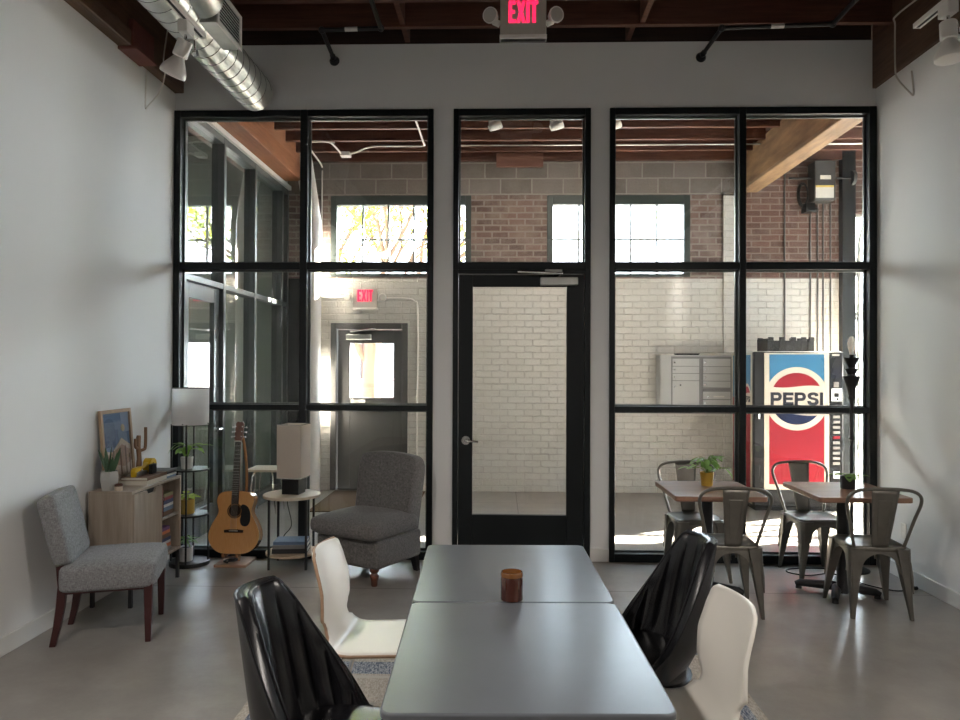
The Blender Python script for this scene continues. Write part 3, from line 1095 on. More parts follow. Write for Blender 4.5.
# --- upholstered armchair by the glass
ac = thing('armless_chair', 'dark grey tweed upholstered chair with turned feet by the glass', 'chair', (-1.0, 5.53, 0), radians(-29.8))
s = MB(); s.box(0, .0, .23, .60, .54, .21)
bs = s.out('base', 'charcoal_tweed', ac, bevel=.03, seg=4)
s = MB(); s.sup(0, -.06, .402, .33, .285, .076, .5, .22, 56, 16)
for v in s.bm.verts:
    if v.co.z > .405:
        v.co.z += .025 * max(0, 1 - (v.co.x / .31) ** 2) * max(0, 1 - ((v.co.y + .055) / .28) ** 2)
s.out('seat_cushion', 'charcoal_tweed', ac)
s = MB()
ls = []
for y, k in ((-.075, .93), (-.06, .985), (-.02, 1.), (.05, 1.), (.075, .97)):
    lp = []
    prof = [(-.275, -.42), (.275, -.42), (.285, .10), (.287, .22), (.27, .30), (.22, .335), (.10, .35), (0, .353), (-.10, .35), (-.22, .335), (-.27, .30), (-.287, .22), (-.285, .10)]
    sm = spl([(x, z, 0) for x, z in prof[1:]] + [(-.275, -.42, 0)], 4)
    for q in sm:
        lp.append((q.x * k, y, -.03 + (q.y + .03) * (k if q.y > 0 else 1)))
    ls.append(lp)
Mb = T(0, .225, .562) @ RX(radians(-10))
s.loft([[tuple(Mb @ Vector(p)) for p in l] for l in ls])
s.out('backrest', 'charcoal_tweed', ac, bevel=.012, seg=3, angle=50)
tf = [(.001, 0), (.02, 0), (.024, .012), (.024, .035), (.03, .06), (.034, .075), (.026, .085), (.022, .095), (.032, .105), (.036, .118), (.034, .13), (.001, .13)]
for sx in (-1, 1):
    MB().lathe(tf, 24, T(sx * .235, -.225, 0)).out('leg', 'foot_wood', ac)
    MB().loft([[(sx * .25 + a * w, yy + b * w, z) for a, b in ((-1, -1), (1, -1), (1, 1), (-1, 1))] for yy, z, w in ((.27, 0, .018), (.235, .13, .026))]).out('leg', 'black_metal', ac)

# --- cabinet with its books
cb = thing('storage_cabinet', 'pale oak cabinet with one door and open book shelves', 'cabinet', (-2.555, 5.03, 0))
CX0, CX1, CY0, CY1, CZ0, CZ1 = -.145, .145, -.365, .365, .215, .765
k = MB()
k.bb(CX0, CX1, CY0, CY1, CZ1 - .018, CZ1); k.bb(CX0, CX1, CY0, CY1, CZ0, CZ0 + .018)
k.bb(CX0, CX1, CY0, CY0 + .018, CZ0 + .018, CZ1 - .018); k.bb(CX0, CX1, CY1 - .018, CY1, CZ0 + .018, CZ1 - .018)
k.bb(CX0, CX0 + .008, CY0 + .018, CY1 - .018, CZ0 + .018, CZ1 - .018)
k.bb(CX0 + .008, CX1 - .002, .022, .04, CZ0 + .018, CZ1 - .018)
k.out('body', 'oak_laminate', cb, bevel=.0015, weld=False)
MB().bb(CX0 + .008, CX1 - .012, .04, CY1 - .018, .478, .494).out('shelf', 'oak_laminate', cb, bevel=.001)
# door with a finger cut-out along its top edge
D0, D1, DZ0, DZ1 = CY0 + .001, .03, CZ0 + .002, CZ1 - .020
lp = [(D0, DZ0), (D1, DZ0), (D1, DZ1), (-.06, DZ1), (-.075, DZ1 - .022), (-.09, DZ1 - .028), (-.165, DZ1 - .028), (-.18, DZ1 - .022), (-.195, DZ1), (D0, DZ1)]
Mx = Matrix(((0, 0, 1, 0), (1, 0, 0, 0), (0, 1, 0, 0), (0, 0, 0, 1)))
MB().curve2d([lp], .016, T(CX1 + .008, 0, 0) @ Mx).out('door', 'oak_laminate', cb, bevel=.001)
MB().bb(CX1 - .03, CX1 - .004, -.2, -.055, DZ1 - .035, DZ1).out('finger_slot', 'black_plastic', cb)
for sx in (-.125, .13):
    for sy in (-.345, .345):
        MB().bb(sx - .011, sx + .011, sy - .011, sy + .011, 0, CZ0).out('leg', 'black_metal', cb)

def bookmat(name, col):
    if name not in MATS:
        M_plain(name, col, .55, var=.1, scale=40)
    return name
BC = {'black': (.02, .02, .022), 'navy': (.03, .05, .12), 'dark red': (.22, .03, .03), 'orange': (.55, .16, .05), 'brown': (.15, .08, .045),
      'cream': (.55, .5, .40), 'slate blue': (.12, .18, .27), 'white': (.62, .6, .57), 'grey': (.2, .2, .2), 'olive': (.18, .17, .07), 'purple': (.12, .05, .14), 'teal': (.04, .16, .17)}
for n_, c_ in BC.items():
    bookmat('cover_' + n_.replace(' ', '_'), c_)

def book(label, colour, cx, cy, z, lx, ly, t, M0=None, group=None, upright=False, rz=0.):
    """a closed book lying flat: lx across (spine at +x), ly along, t thick"""
    r = thing('book', label, 'book', (cx, cy, z), rz, group)
    Mx = M0 or Matrix()
    c = MB()
    c.bb(-lx / 2, lx / 2, -ly / 2, ly / 2, 0, .0025, Mx); c.bb(-lx / 2, lx / 2, -ly / 2, ly / 2, t - .0025, t, Mx)
    c.bb(lx / 2 - .003, lx / 2, -ly / 2, ly / 2, .0025, t - .0025, Mx)
    c.out('cover', 'cover_' + colour.replace(' ', '_'), r, weld=False)
    p = MB(); p.bb(-lx / 2 + .004, lx / 2 - .003, -ly / 2 + .004, ly / 2 - .004, .0025, t - .0025, Mx)
    p.out('pages', 'paper', r)
    return r
# standing books: spine towards the room (+x); upright books turned by 90 degrees about x
UP = RX(radians(90))
y = 5.03 + .042
for nm, col, t, h, d in (('thick black book standing at the door end of the upper cabinet shelf', 'black', .048, .215, .19),
                         ('thin black book standing second on the upper cabinet shelf', 'grey', .030, .20, .18),
                         ('dark red book standing third on the upper cabinet shelf', 'dark red', .036, .205, .17)):
    book(nm, col, -2.535, y + t, .4945 + h / 2, d, h, t, UP)
    y += t + .0015
z = .4945
for nm, col, t, wd in (('brown book at the bottom of the flat pile on the upper cabinet shelf', 'brown', .032, .195),
                       ('slate blue book second from below in the pile on the upper cabinet shelf', 'slate blue', .030, .19),
                       ('white book in the middle of the pile on the upper cabinet shelf', 'white', .020, .185),
                       ('navy book in the upper half of the pile on the upper cabinet shelf', 'navy', .028, .19),
                       ('dark red book near the top of the pile on the upper cabinet shelf', 'dark red', .022, .17),
                       ('olive book on top of the pile on the upper cabinet shelf', 'olive', .026, .18)):
    book(nm, col, -2.53, 5.266, z, .17, wd * .80, t); z += t + .0006
z = .2335
for nm, col, t, wd in (('grey book at the bottom of the pile on the lower cabinet shelf', 'grey', .028, .22),
                       ('orange book second from below on the lower cabinet shelf', 'orange', .026, .21),
                       ('white book third from below on the lower cabinet shelf', 'white', .018, .20),
                       ('navy book in the middle of the lower cabinet shelf pile', 'navy', .024, .21),
                       ('red brown book above the navy one on the lower cabinet shelf', 'brown', .030, .19),
                       ('bright orange book near the top of the lower cabinet shelf pile', 'orange', .022, .18),
                       ('purple book on top of the lower cabinet shelf pile', 'purple', .026, .17)):
    book(nm, col, -2.53, 5.20, z, .17, wd, t); z += t + .0006
# magazines and books lying on the cabinet top
z = .7655
for nm, col, t, lx, ly, cx, cy in (('cream book at the bottom of the pile on the oak cabinet', 'cream', .030, .20, .30, -2.535, 5.06),
                                   ('brown grey book under the tape dispenser on the oak cabinet', 'brown', .022, .19, .29, -2.53, 5.07)):
    book(nm, col, cx, cy, z, lx, ly, t); z += t + .0006
ztop_pile = z
z = .7655
for nm, col, t, dx in (('slate blue magazine lowest in the fanned pile on the oak cabinet', 'slate blue', .014, 0), ('white magazine in the fanned pile on the oak cabinet', 'white', .012, .004),
                       ('black magazine in the fanned pile on the oak cabinet', 'black', .016, -.004), ('grey magazine topmost in the fanned pile on the oak cabinet', 'grey', .012, .006)):
    book(nm, col, -2.545 + dx, 5.305, z, .20, .155, t); z += t + .0006

# framed desert print leaning on the wall
pf = thing('framed_picture', 'framed desert print in pale wood leaning on the left wall', 'picture', (-2.665, 5.0, .7655))
PW, PH = .40, .52
Mp = Matrix(((0, 0, 1, 0), (1, 0, 0, 0), (0, 1, 0, 0), (0, 0, 0, 1)))          # drawing x -> +y, drawing y -> z, front -> +x
Mp = RY(radians(-5)) @ Mp
def rect(a, b, c, d):
    return [(a, c), (b, c), (b, d), (a, d)]
MB().curve2d([rect(-PW / 2, PW / 2, 0, PH), rect(-PW / 2 + .025, PW / 2 - .025, .025, PH - .025)], .022, Mp).out('frame', 'picture_wood', pf, bevel=.002)
def art(name, lp, mat, d):
    MB().curve2d([lp], .0012, Mp @ T(0, 0, d)).out(name, mat, pr if name != 'print' else pf)
pr = MB().curve2d([rect(-PW / 2 + .02, PW / 2 - .02, .02, PH - .02)], .002, Mp @ T(0, 0, -.004)).out('print', 'art_sky', pf)
arch = [(-.155, .26), (-.155, .40)] + [(-.085 + .07 * cos(a), .40 + .06 * sin(a)) for a in [pi - pi * i / 12 for i in range(13)]] + [(-.015, .26)]
art('arch_shape', arch, 'art_arch', -.0025)
art('sun_disc', ell(.026, .026, 24, (.09, .385)), 'art_sun', -.0025)
art('mountain', [(-.18, .22), (-.13, .235), (-.07, .225), (0, .27), (.06, .315), (.11, .29), (.18, .255), (.18, .16), (-.18, .16)], 'art_cream', -.0018)
art('dune', [(-.18, .205), (-.1, .215), (0, .245), (.06, .27), (.12, .24), (.18, .22), (.18, .02), (-.18, .02)], 'art_pink', -.001)
art('ground', [(-.18, .10), (-.05, .14), (.08, .11), (.18, .15), (.18, .022), (-.18, .022)], 'art_cream', -.0002)
for q, (x, h) in enumerate(((-.06, .17), (.03, .15), (.10, .19), (.15, .13), (-.12, .12))):
    art('cactus_shape', [(x - .008, .06), (x + .008, .06), (x + .008, .06 + h), (x, .07 + h), (x - .008, .06 + h)], 'art_brown', .0006)
MB().curve2d([rect(-PW / 2 + .025, PW / 2 - .025, .025, PH - .025)], .002, Mp @ T(0, 0, .006)).out('glass', 'clear_glass', pf, flat=True)

# snake plant in a faceted grey pot
sn = thing('snake_plant', 'snake plant in a faceted grey concrete pot on the oak cabinet', 'plant', (-2.60, 4.735, .7655))
p = MB()
def hexa(rad, z, rot=0):
    return [(rad * cos(rot + pi / 3 * i), rad * sin(rot + pi / 3 * i), z) for i in range(6)]
p.loft([hexa(.05, 0), hexa(.062, .07), hexa(.058, .125), hexa(.050, .125), hexa(.050, .11)])
p.out('pot', 'concrete_pot', sn, flat=True)
MB().cyl((0, 0, .105), (0, 0, .1115), .047, n=20).out('soil', 'soil', sn)
l = MB()
random.seed(5)
for i in range(11):
    a = 2 * pi * i / 11 + random.uniform(-.3, .3); rr = random.uniform(.005, .03)
    tl = random.uniform(.08, .32)
    l.leaf((rr * cos(a), rr * sin(a), .108), (tl * cos(a), tl * sin(a), 1), (-sin(a + .5), cos(a + .5), .05), random.uniform(.10, .185), .026, .06)
l.out('foliage', 'snake_leaf', sn)

cc = thing('cup_candle', 'small brown cup with a pale wooden band on the oak cabinet', 'candle', (-2.52, 4.655+.05, .7655))
MB().lathe([(.001, 0), (.024, 0), (.026, .003), (.026, .03)], 24).out('band', 'pale_wood', cc)
MB().lathe([(.026, .030), (.0262, .043), (.022, .045), (.021, .033), (.001, .033)], 24).out('cup', 'foot_wood', cc)

tp = thing('tape_dispenser', 'yellow and black tape dispenser lying on books on the oak cabinet', 'tool', (-2.535, 5.07, ztop_pile + .0005))
MY = Matrix(((0, 0, 1, 0), (1, 0, 0, 0), (0, 1, 0, 0), (0, 0, 0, 1)))
MB().curve2d([ell(.052, .052, 36, (.085, .053)), ell(.02, .02, 20, (.085, .053))], .055, MY).out('tape_drum', 'tool_yellow', tp, bevel=.004)
MB().curve2d([[(-.12, .03), (.06, .062), (.10, .10), (.05, .085), (-.02, .052), (-.12, .05)]], .03, MY).out('arm', 'tool_yellow', tp, bevel=.003)
MB().curve2d([[(-.15, 0), (-.135, 0), (-.12, .045), (-.05, .05), (-.055, .065), (-.14, .062), (-.155, .04)]], .032, MY).out('handle', 'tool_yellow', tp, bevel=.003)
MB().bb(.03, .058, .005, .075, .0, .07).out('guard', 'black_plastic', tp, bevel=.004)
MB().bb(-.012, .012, -.11, .03, .0, .026).out('base_bar', 'galvanised', tp, bevel=.002)

dw = thing('driftwood_cactus', 'small brown wooden saguaro ornament beside the framed print', 'ornament', (-2.605, 5.13, ztop_pile + .0005))
b = MB()
b.tube(spl([(0, 0, .005), (.004, .004, .10), (0, -.003, .19), (0, .002, .27)], 4), [.019] * 4 + [.016] * 8 + [.013], 10)
b.tube(spl([(0, 0, .16), (.02, .035, .165), (.025, .05, .19), (.025, .052, .325)], 4), .011, 10)
b.tube(spl([(0, 0, .18), (0, -.035, .185), (0, -.045, .205), (0, -.046, .25)], 4), .010, 10)
b.out('stem', 'driftwood', dw)
MB().lathe([(.001, 0), (.03, 0), (.026, .008), (.001, .009)], 20).out('foot', 'driftwood', dw)

# --- shelf lamp in the corner
fl = thing('shelf_lamp', 'black round shelf lamp with white drum shade in the left corner', 'lamp', (-2.49, 5.735, 0))
MB().lathe([(.001, 0), (.152, 0), (.154, .004), (.154, .028), (.15, .032), (.001, .032)], 40).out('base', 'black_metal', fl)
for zz in (.395, .755):
    MB().lathe([(.001, zz), (.15, zz), (.152, zz + .003), (.152, zz + .013), (.001, zz + .014)], 40).out('shelf', 'black_metal', fl)
for a in (-78, 12, 102, 192):
    x, yv = .142 * cos(radians(a)), .142 * sin(radians(a))
    MB().bb(x - .006, x + .006, yv - .006, yv + .006, .03, 1.125).out('pole', 'black_metal', fl)
s = MB()
s.lathe([(.138, 1.118), (.140, 1.118), (.140, 1.415), (.138, 1.415)], 48, caps=False)
s.out('lamp_shade', 'shade_cloth', fl)
s = MB()
for zz in (1.118, 1.413):
    s.tube([(.139 * cos(2 * pi * i / 40), .139 * sin(2 * pi * i / 40), zz) for i in range(40)], .003, 6, closed=True)
s.cyl((-.149, 0, 1.13), (.149, 0, 1.13), .004); s.cyl((0, -.149, 1.13), (0, .149, 1.13), .004)
s.out('shade_ring', 'black_metal', fl)
s = MB(); s.cyl((0, 0, 1.13), (0, 0, 1.2), .016); s.ball((0, 0, 1.24), .032)
s.out('bulb', 'lamp_white', fl)

def potted(name, label, loc, pot, potmat, leafmat, n, length, width, spread, stems=.06, rise=1., seed=1, bend=.5, cat='plant', trail=0):
    r = thing(name, label, cat, loc)
    MB().lathe(pot, 28).out('pot', potmat, r)
    zt = pot[3][1]; rt = pot[3][0]
    MB().cyl((0, 0, zt - .022), (0, 0, zt - .012), rt * .90, n=20).out('soil', 'soil', r)
    rnd = random.Random(seed)
    lf = MB(); st = MB()
    for i in range(n):
        a = 2 * pi * i * .382 + rnd.uniform(-.3, .3)
        out = spread * rnd.uniform(.25, 1.)
        hh = stems * rnd.uniform(.5, 1.2) * rise
        if trail and i % trail == 0:
            out = spread * 1.5; hh = stems * .35
        e = Vector((out * cos(a), out * sin(a), zt + hh))
        mid = Vector((out * .4 * cos(a), out * .4 * sin(a), zt + hh * .9))
        st.tube(spl([(0, 0, zt - .015), mid, e], 4), .0018, 6)
        lf.leaf(e, (cos(a), sin(a), rnd.uniform(-.5, .5)), (0, 0, 1), length * rnd.uniform(.7, 1.15), width * rnd.uniform(.8, 1.1), bend)
    st.out('stems', leafmat, r); lf.out('foliage', leafmat, r)
    return r
def potprof(r0, r1, h):
    return [(.001, 0), (r0, 0), (r0 + .003, .003), (r1, h), (r1 - .006, h), (r1 - .01, h - .02), (.001, h - .021)]
potted('pothos', 'bright green pothos in a white pot on the shelf lamp', (-2.50, 5.70, .7695), potprof(.04, .048, .095), 'white_pot', 'pothos_leaf', 16, .085, .055, .10, .09, seed=3)
potted('succulent', 'lime green plant in a mustard pot on the shelf lamp', (-2.505, 5.72, .4095), potprof(.052, .056, .115), 'mustard', 'lime_leaf', 9, .07, .065, .06, .035, seed=4, bend=.2)
potted('spider_plant', 'spiky dark plant in a white pot on the shelf lamp base', (-2.515, 5.72, .0325), potprof(.05, .056, .11), 'white_pot', 'leaf', 26, .085, .012, .05, .07, seed=6, bend=.4)
potted('pothos', 'trailing green plant in a mustard pot on the left cafe table', (1.478, 5.20, .7505), potprof(.036, .049, .098), 'mustard', 'leaf', 40, .068, .042, .085, .095, seed=8, trail=6)
potted('pothos', 'low green plant in a black pot on the right cafe table', (2.435, 5.13, .7505), potprof(.044, .05, .085), 'black_pot', 'leaf', 9, .06, .05, .07, .02, seed=9, trail=3)

# --- guitar on its stand
gs = thing('guitar_stand', 'wooden guitar stand with a square foot board by the glass', 'stand', (-2.13, 5.74, 0))
MB().bb(-.128, .128, -.10, .165, 0, .022).out('foot_board', 'table_wood', gs, bevel=.004)
p = MB(); p.tube(spl([(.03, .02, .02), (.03, .06, .15), (.045, .125, .45), (.05, .135, .72), (.035, .115, .95), (.012, .10, 1.06)], 6), .016, 12, flat=.7)
p.out('post', 'guitar_side', gs)
p = MB()
for s in (-1, 1):
    p.tube(spl([(s * .02, .045, .10), (s * .05, -.01, .085), (s * .055, -.085, .082), (s * .055, -.095, .105)], 4), .011, 10)
p.out('cradle', 'guitar_side', gs)
p = MB(); p.tube(spl([(-.03, -.06, .03), (-.07, -.03, .032), (-.06, .03, .032), (-.01, .05, .03), (.02, .0, .035), (-.03, -.055, .04)], 6), .008, 8)
p.out('cord', 'black_plastic', gs)

gt = thing('acoustic_guitar', 'acoustic guitar with a black pickguard leaning on its wooden stand', 'guitar', (-2.112, 5.66, .105))
GM = RX(radians(-7))
half = [(0, 0), (.09, .004), (.155, .035), (.197, .10), (.200, .165), (.175, .235), (.143, .29), (.130, .32), (.132, .35), (.146, .40), (.142, .445), (.105, .48), (.04, .488), (0, .488)]
pts = spl([(x, z, 0) for x, z in half], 5)
loop = [(p.x, p.y) for p in pts] + [(-p.x, p.y) for p in reversed(pts[1:-1])]
GX_ = GM @ XZ
side = MB(); side.prism(loop, -.098, -.004, GX_)
bd = side.out('body', 'guitar_side', gt, bevel=.003)
hole = ell(.05, .05, 36, (0, .335))
MB().curve2d([loop, hole], .004, GX_ @ T(0, 0, -.001)).out('soundboard', 'spruce', gt)
MB().curve2d([ell(.049, .049, 36, (0, .335))], .002, GX_ @ T(0, 0, -.0036)).out('soundhole', 'rosewood', gt)
MB().curve2d([ell(.060, .060, 40, (0, .335)), ell(.0525, .0525, 40, (0, .335))], .001, GX_ @ T(0, 0, .0015)).out('rosette', 'rosewood', gt)
pg = [(.045, .36), (.06, .385), (.10, .37), (.125, .32), (.125, .25), (.10, .215), (.06, .222), (.045, .26), (.052, .30), (.058, .335)]
pgs = spl([(x, z, 0) for x, z in pg], 4, closed=True)
MB().curve2d([[(p.x, p.y) for p in pgs]], .0015, GX_ @ T(0, 0, .002)).out('pickguard', 'black_plastic', gt)
b = MB(); b.prism([(-.075, .165), (.075, .165), (.078, .185), (.03, .19), (-.03, .19), (-.078, .185)], .001, .010, GX_)
bg = b.out('bridge', 'rosewood', gt, bevel=.002)
MB().box(0, .179, .0125, .07, .003, .006, GX_).out('saddle', 'paper', bg)
b = MB(); b.loft([[tuple(GX_ @ Vector(q)) for q in ((-w, z, .006), (w, z, .006), (w, z, -.004), (w * .6, z, -d), (-w * .6, z, -d), (-w, z, -.004))] for z, w, d in ((.39, .028, .008), (.488, .028, .05), (.52, .0275, .024), (.88, .0225, .02))])
nk = b.out('neck', 'guitar_neck', gt)
b = MB(); b.loft([[tuple(GX_ @ Vector(q)) for q in ((-w, z, .012), (w, z, .012), (w, z, .0062), (-w, z, .0062))] for z, w in ((.39, .028), (.88, .0222))])
fb = b.out('fretboard', 'rosewood', nk)
b = MB()
for i in range(1, 19):
    z = .885 - .65 * (1 - 2 ** (-i / 12))
    if z > .40:
        wv = .0222 + (.028 - .0222) * (.88 - z) / .49
        b.box(0, z, .0124, wv * 2, .0018, .0014, GX_)
b.out('frets', 'galvanised', fb, weld=False)
HM = GX_ @ T(0, .882, .006) @ RX(radians(-12))
MB().curve2d([[(-.023, 0), (.023, 0), (.034, .03), (.033, .15), (.02, .168), (0, .16), (-.02, .168), (-.033, .15), (-.034, .03)]], .015, HM).out('headstock', 'guitar_neck', nk, bevel=.002)
MB().box(0, .002, .012, .046, .005, .010, HM).out('nut', 'paper', nk)
for s in (-1, 1):
    for zz in (.04, .08, .12):
        b = MB()
        b.cyl((s * .030, zz, -.004), (s * .052, zz, -.004), .003, n=8, M=HM)
        b.sup(s * .056, zz, -.004, .006, .008, .004, .6, .6, 12, 8, HM)
        b.cyl((s * .026, zz, -.004), (s * .026, zz, .018), .004, n=10, M=HM)
        b.out('tuning_peg', 'chrome', nk, weld=False)
b = MB()
for i in range(6):
    x = -.0195 + .0078 * i
    b.tube([GX_ @ Vector((x * 1.25, .179, .0165)), GX_ @ Vector((x * .9, .884, .0165))], .0006, 4)
b.out('strings', 'galvanised', gt, weld=False)

# --- round side table, its lamp and books
st = thing('side_table', 'round pale wood side table with thin black legs by the glass', 'table', (-1.665, 5.74, 0))
MB().lathe([(.001, .55), (.222, .55), (.226, .553), (.226, .569), (.222, .572), (.001, .572)], 48).out('tabletop', 'pale_wood', st)
MB().lathe([(.001, .098), (.20, .098), (.202, .10), (.202, .116), (.001, .117)], 48).out('shelf', 'light_wood', st)
for a in (40, 130, 220, 310):
    x, yv = .204 * cos(radians(a + 8)), .204 * sin(radians(a + 8))
    MB().bb(x - .008, x + .008, yv - .008, yv + .008, 0, .552).out('leg', 'black_metal', st)
z = .1175
for nm, col, t, lx, ly in (('black book at the bottom of the stack under the side table', 'black', .036, .20, .27), ('dark book in the middle of the stack under the side table', 'grey', .03, .20, .26),
                           ('slate blue book on top of the stack under the side table', 'slate blue', .024, .19, .25)):
    book(nm, col, -1.665, 5.735, z, lx, ly, t, RZ(radians(-90)), rz=radians(6)); z += t + .0006
tl = thing('table_lamp', 'lamp with a tall square linen shade on the round side table', 'lamp', (-1.655, 5.75, .5725), radians(-7.5))
MB().bb(-.07, .07, -.07, .07, 0, .12).out('base', 'black_plastic', tl, bevel=.003)
s = MB()
a = .098
for sx, sy in ((1, 0), (-1, 0), (0, 1), (0, -1)):
    if sx:
        s.bb(sx * a - .002, sx * a + .002, -a, a, .13, .555)
    else:
        s.bb(-a, a, sy * a - .002, sy * a + .002, .13, .555)
s.out('lamp_shade', 'linen_shade', tl, weld=False)
s = MB()
for zz in (.131, .554):
    for u in (-1, 1):
        s.cyl((-a, u * a, zz), (a, u * a, zz), .0035, n=8); s.cyl((u * a, -a, zz), (u * a, a, zz), .0035, n=8)
s.cyl((0, 0, .12), (0, 0, .30), .008); s.cyl((-a, 0, .28), (a, 0, .28), .003); s.ball((0, 0, .33), .03)
s.out('shade_frame', 'steel', tl, weld=False)
s = MB(); s.tube(spl([(-.06, .06, .01), (-.10, .14, .0), (-.14, .20, -.12), (-.10, .19, -.30), (-.16, .17, -.40), (-.10, .18, -.5), (0, .17, -.562)], 6), .003, 6)
s.out('power_cord', 'black_plastic', tl)

# --- black floor lamp with a bare bulb, right corner
lp = thing('floor_lamp', 'black torch style floor lamp with a bare bulb by the right wall', 'lamp', (2.775, 5.78, 0))
pr = [(.001, 0), (.13, 0), (.132, .01), (.10, .022), (.05, .035), (.024, .06), (.015, .09), (.013, .30), (.018, .31), (.018, .33), (.0125, .34), (.0125, .62), (.02, .63), (.02, .66), (.012, .68), (.0125, 1.02), (.02, 1.03), (.02, 1.05), (.013, 1.07), (.015, 1.34), (.026, 1.36), (.022, 1.38)]
MB().lathe(pr, 24).out('pole', 'dark_metal', lp)
MB().lathe([(.022, 1.38), (.034, 1.44), (.062, 1.53), (.05, 1.525), (.036, 1.53), (.03, 1.545), (.045, 1.59), (.032, 1.585), (.026, 1.60), (.036, 1.63), (.055, 1.675), (.03, 1.67), (.001, 1.672)], 24).out('torch_cup', 'dark_metal', lp)
MB().cyl((0, 0, 1.672), (0, 0, 1.70), .016).out('socket', 'black_plastic', lp)
MB().lathe([(.001, 1.845), (.012, 1.842), (.026, 1.82), (.030, 1.79), (.026, 1.755), (.016, 1.715), (.014, 1.70)], 20, caps=False).out('bulb', 'bulb_glass', lp)
f = MB()
for i in range(5):
    q = 2 * pi * i / 5
    f.tube([(.004 * cos(q), .004 * sin(q), 1.71), (.013 * cos(q), .013 * sin(q), 1.75), (.009 * cos(q), .009 * sin(q), 1.815)], .0016, 6)
f.out('filament', 'filament', lp)
cr = MB(); cr.tube(spl([(2.76, 5.72, .006), (2.55, 5.80, .006), (2.30, 5.78, .006), (2.24, 5.68, .006), (2.36, 5.60, .006), (2.55, 5.66, .006), (2.62, 5.55, .006), (2.70, 5.36, .006), (2.83, 5.24, .006), (2.98, 5.28, .008)], 8), .005, 8)
cr.cyl((2.965, 5.275, .014), (3.0, 5.285, .014), .013, n=12)
tag(cr.out('extension_cord', 'black_plastic'), 'black power cord lying on the floor by the right wall', 'cord')
ot = thing('wall_outlet', 'white electrical outlet plate low on the right wall', 'outlet', (XR, 5.54, .365))
MB().bb(-.006, -.0002, -.035, .035, -.057, .057).out('cover_plate', 'outlet_white', ot, bevel=.002)
s = MB()
for zz in (-.022, .022):
    s.bb(-.0075, -.006, -.014, .014, zz - .014, zz + .014)
s.out('socket_face', 'white_trim', ot, bevel=.001)

# ================================================================== LOBBY THINGS
# --- wall mailbox
MX = lambda px: 1.968 + (px - 657) * .01227
MZ = lambda py: 1.742 - (py - 355) * .01237
mb = thing('mailbox_unit', 'grey metal mailbox unit with locked doors on the white brick wall', 'mailbox', (0, 0, 0))
mb.location = (2.45, YB, 1.08)
O = T(-2.45, -YB, -1.08)
b = MB()
lp = [(MX(657), YB - .004), (MX(657), 9.06), (MX(658.5), 9.015), (MX(663), 8.99), (MX(730), 8.99), (MX(735), 9.02), (MX(736), 9.06), (MX(736), YB - .004)]
b.prism(lp, 1.085, 1.742, O)
b.out('body', 'mail_grey', mb, bevel=.004)
def mdoor(x0, x1, z0, z1, lock=None):
    d = MB().bb(x0 + .004, x1 - .004, 8.978, 8.989, z0 + .004, z1 - .004, O).out('door', 'mail_grey', mb, bevel=.002)
    if lock:
        MB().cyl((lock[0], 8.979, lock[1]), (lock[0], 8.969, lock[1]), .011, n=14, M=O).out('lock', 'steel', d)
    return d
xa, xb, xc, xd = MX(669.8), MX(697), MX(700.3), MX(728.2)
MB().bb(xa - .012, xd + .012, 8.985, 8.9895, 1.09, 1.725, O).out('front_gasket', 'mail_dark', mb)
zz = [MZ(v) for v in (358.3, 366.2, 373.4, 380.6)]
for i in range(3):
    mdoor(xa, xb, zz[i + 1], zz[i], (xa + .026, (zz[i] + zz[i + 1]) / 2))
big = mdoor(xa, xb, 1.095, zz[3], (xa + .026, MZ(386.5)))
MB().cyl((xa + .10, 8.979, MZ(385)), (xa + .10, 8.974, MZ(385)), .010, n=14, M=O).out('peephole', 'black_plastic', big)
zz = [MZ(v) for v in (358.3, 366.4, 373.6, 380.9, 387.6)]
for i in range(4):
    mdoor(xc, xd, zz[i + 1], zz[i], (xc + .022, (zz[i] + zz[i + 1]) / 2))
s = MB(); s.bb(xc, xd, 8.974, 8.99, MZ(390.8), MZ(388.2), O)
s.out('mail_slot', 'mail_dark', mb, bevel=.004)
ld = mdoor(xc, xd, MZ(399.2), MZ(391.2), (xc + .06, MZ(396.3)))
MB().bb(xc + .13, xd - .08, 8.976, 8.9785, MZ(397), MZ(395.6), O).out('name_plate', 'sticker_white', ld)
mdoor(xc, xd, MZ(406.6), MZ(399.6), (xc + .022, MZ(403)))
tr = MB(); tr.loft([[(x, y, z) for x, y in rrect(w, .15, .02, 3)] for z, w in ((0, .26), (.022, .30), (.022, .285), (.006, .25))])
o = tr.out('black_tray', 'black_plastic'); o.location = (2.33, 9.09, 1.7425)
tag(o, 'flat black tray on top of the grey mailbox unit', 'tray')

# --- soda vending machine
VX0, VX1, VY0, VY1, VH = 2.82, 3.80, 8.10, 8.88, 1.775
vm = thing('vending_machine', 'red white and blue soda vending machine in the lobby', 'vending machine', (3.31, 8.49, 0))
O = T(-3.31, -8.49, 0)
b = MB(); b.bb(VX0, VX1, VY0 + .07, VY1, .06, VH - .012, O)
b.out('cabinet', 'soda_cream', vm, bevel=.008)
MB().bb(VX0 + .03, VX1 - .03, VY0 + .05, VY1 - .02, 0, .06, O).out('plinth', 'soda_black', vm)
MB().bb(VX0 - .004, VX1 + .004, VY0 + .06, VY1, VH - .012, VH, O).out('top_cap', 'galvanised', vm, bevel=.003)
b = MB(); b.bb(VX0, VX1, VY0, VY0 + .068, .05, VH - .006, O)
door = b.out('door', 'soda_black', vm, bevel=.012)
px0, px1 = 2.985, 3.588
pz0, pz1 = .30, VH - .035
FX = (px0 + px1) / 2
fr = MB(); fr.bb(2.93, 3.642, VY0 - .006, VY0, .24, VH - .02, O)
fr.out('front_panel', 'soda_cream', door, bevel=.002)
CZ = 1.248
R1, R2 = .352, .288
hw = (px1 - px0) / 2
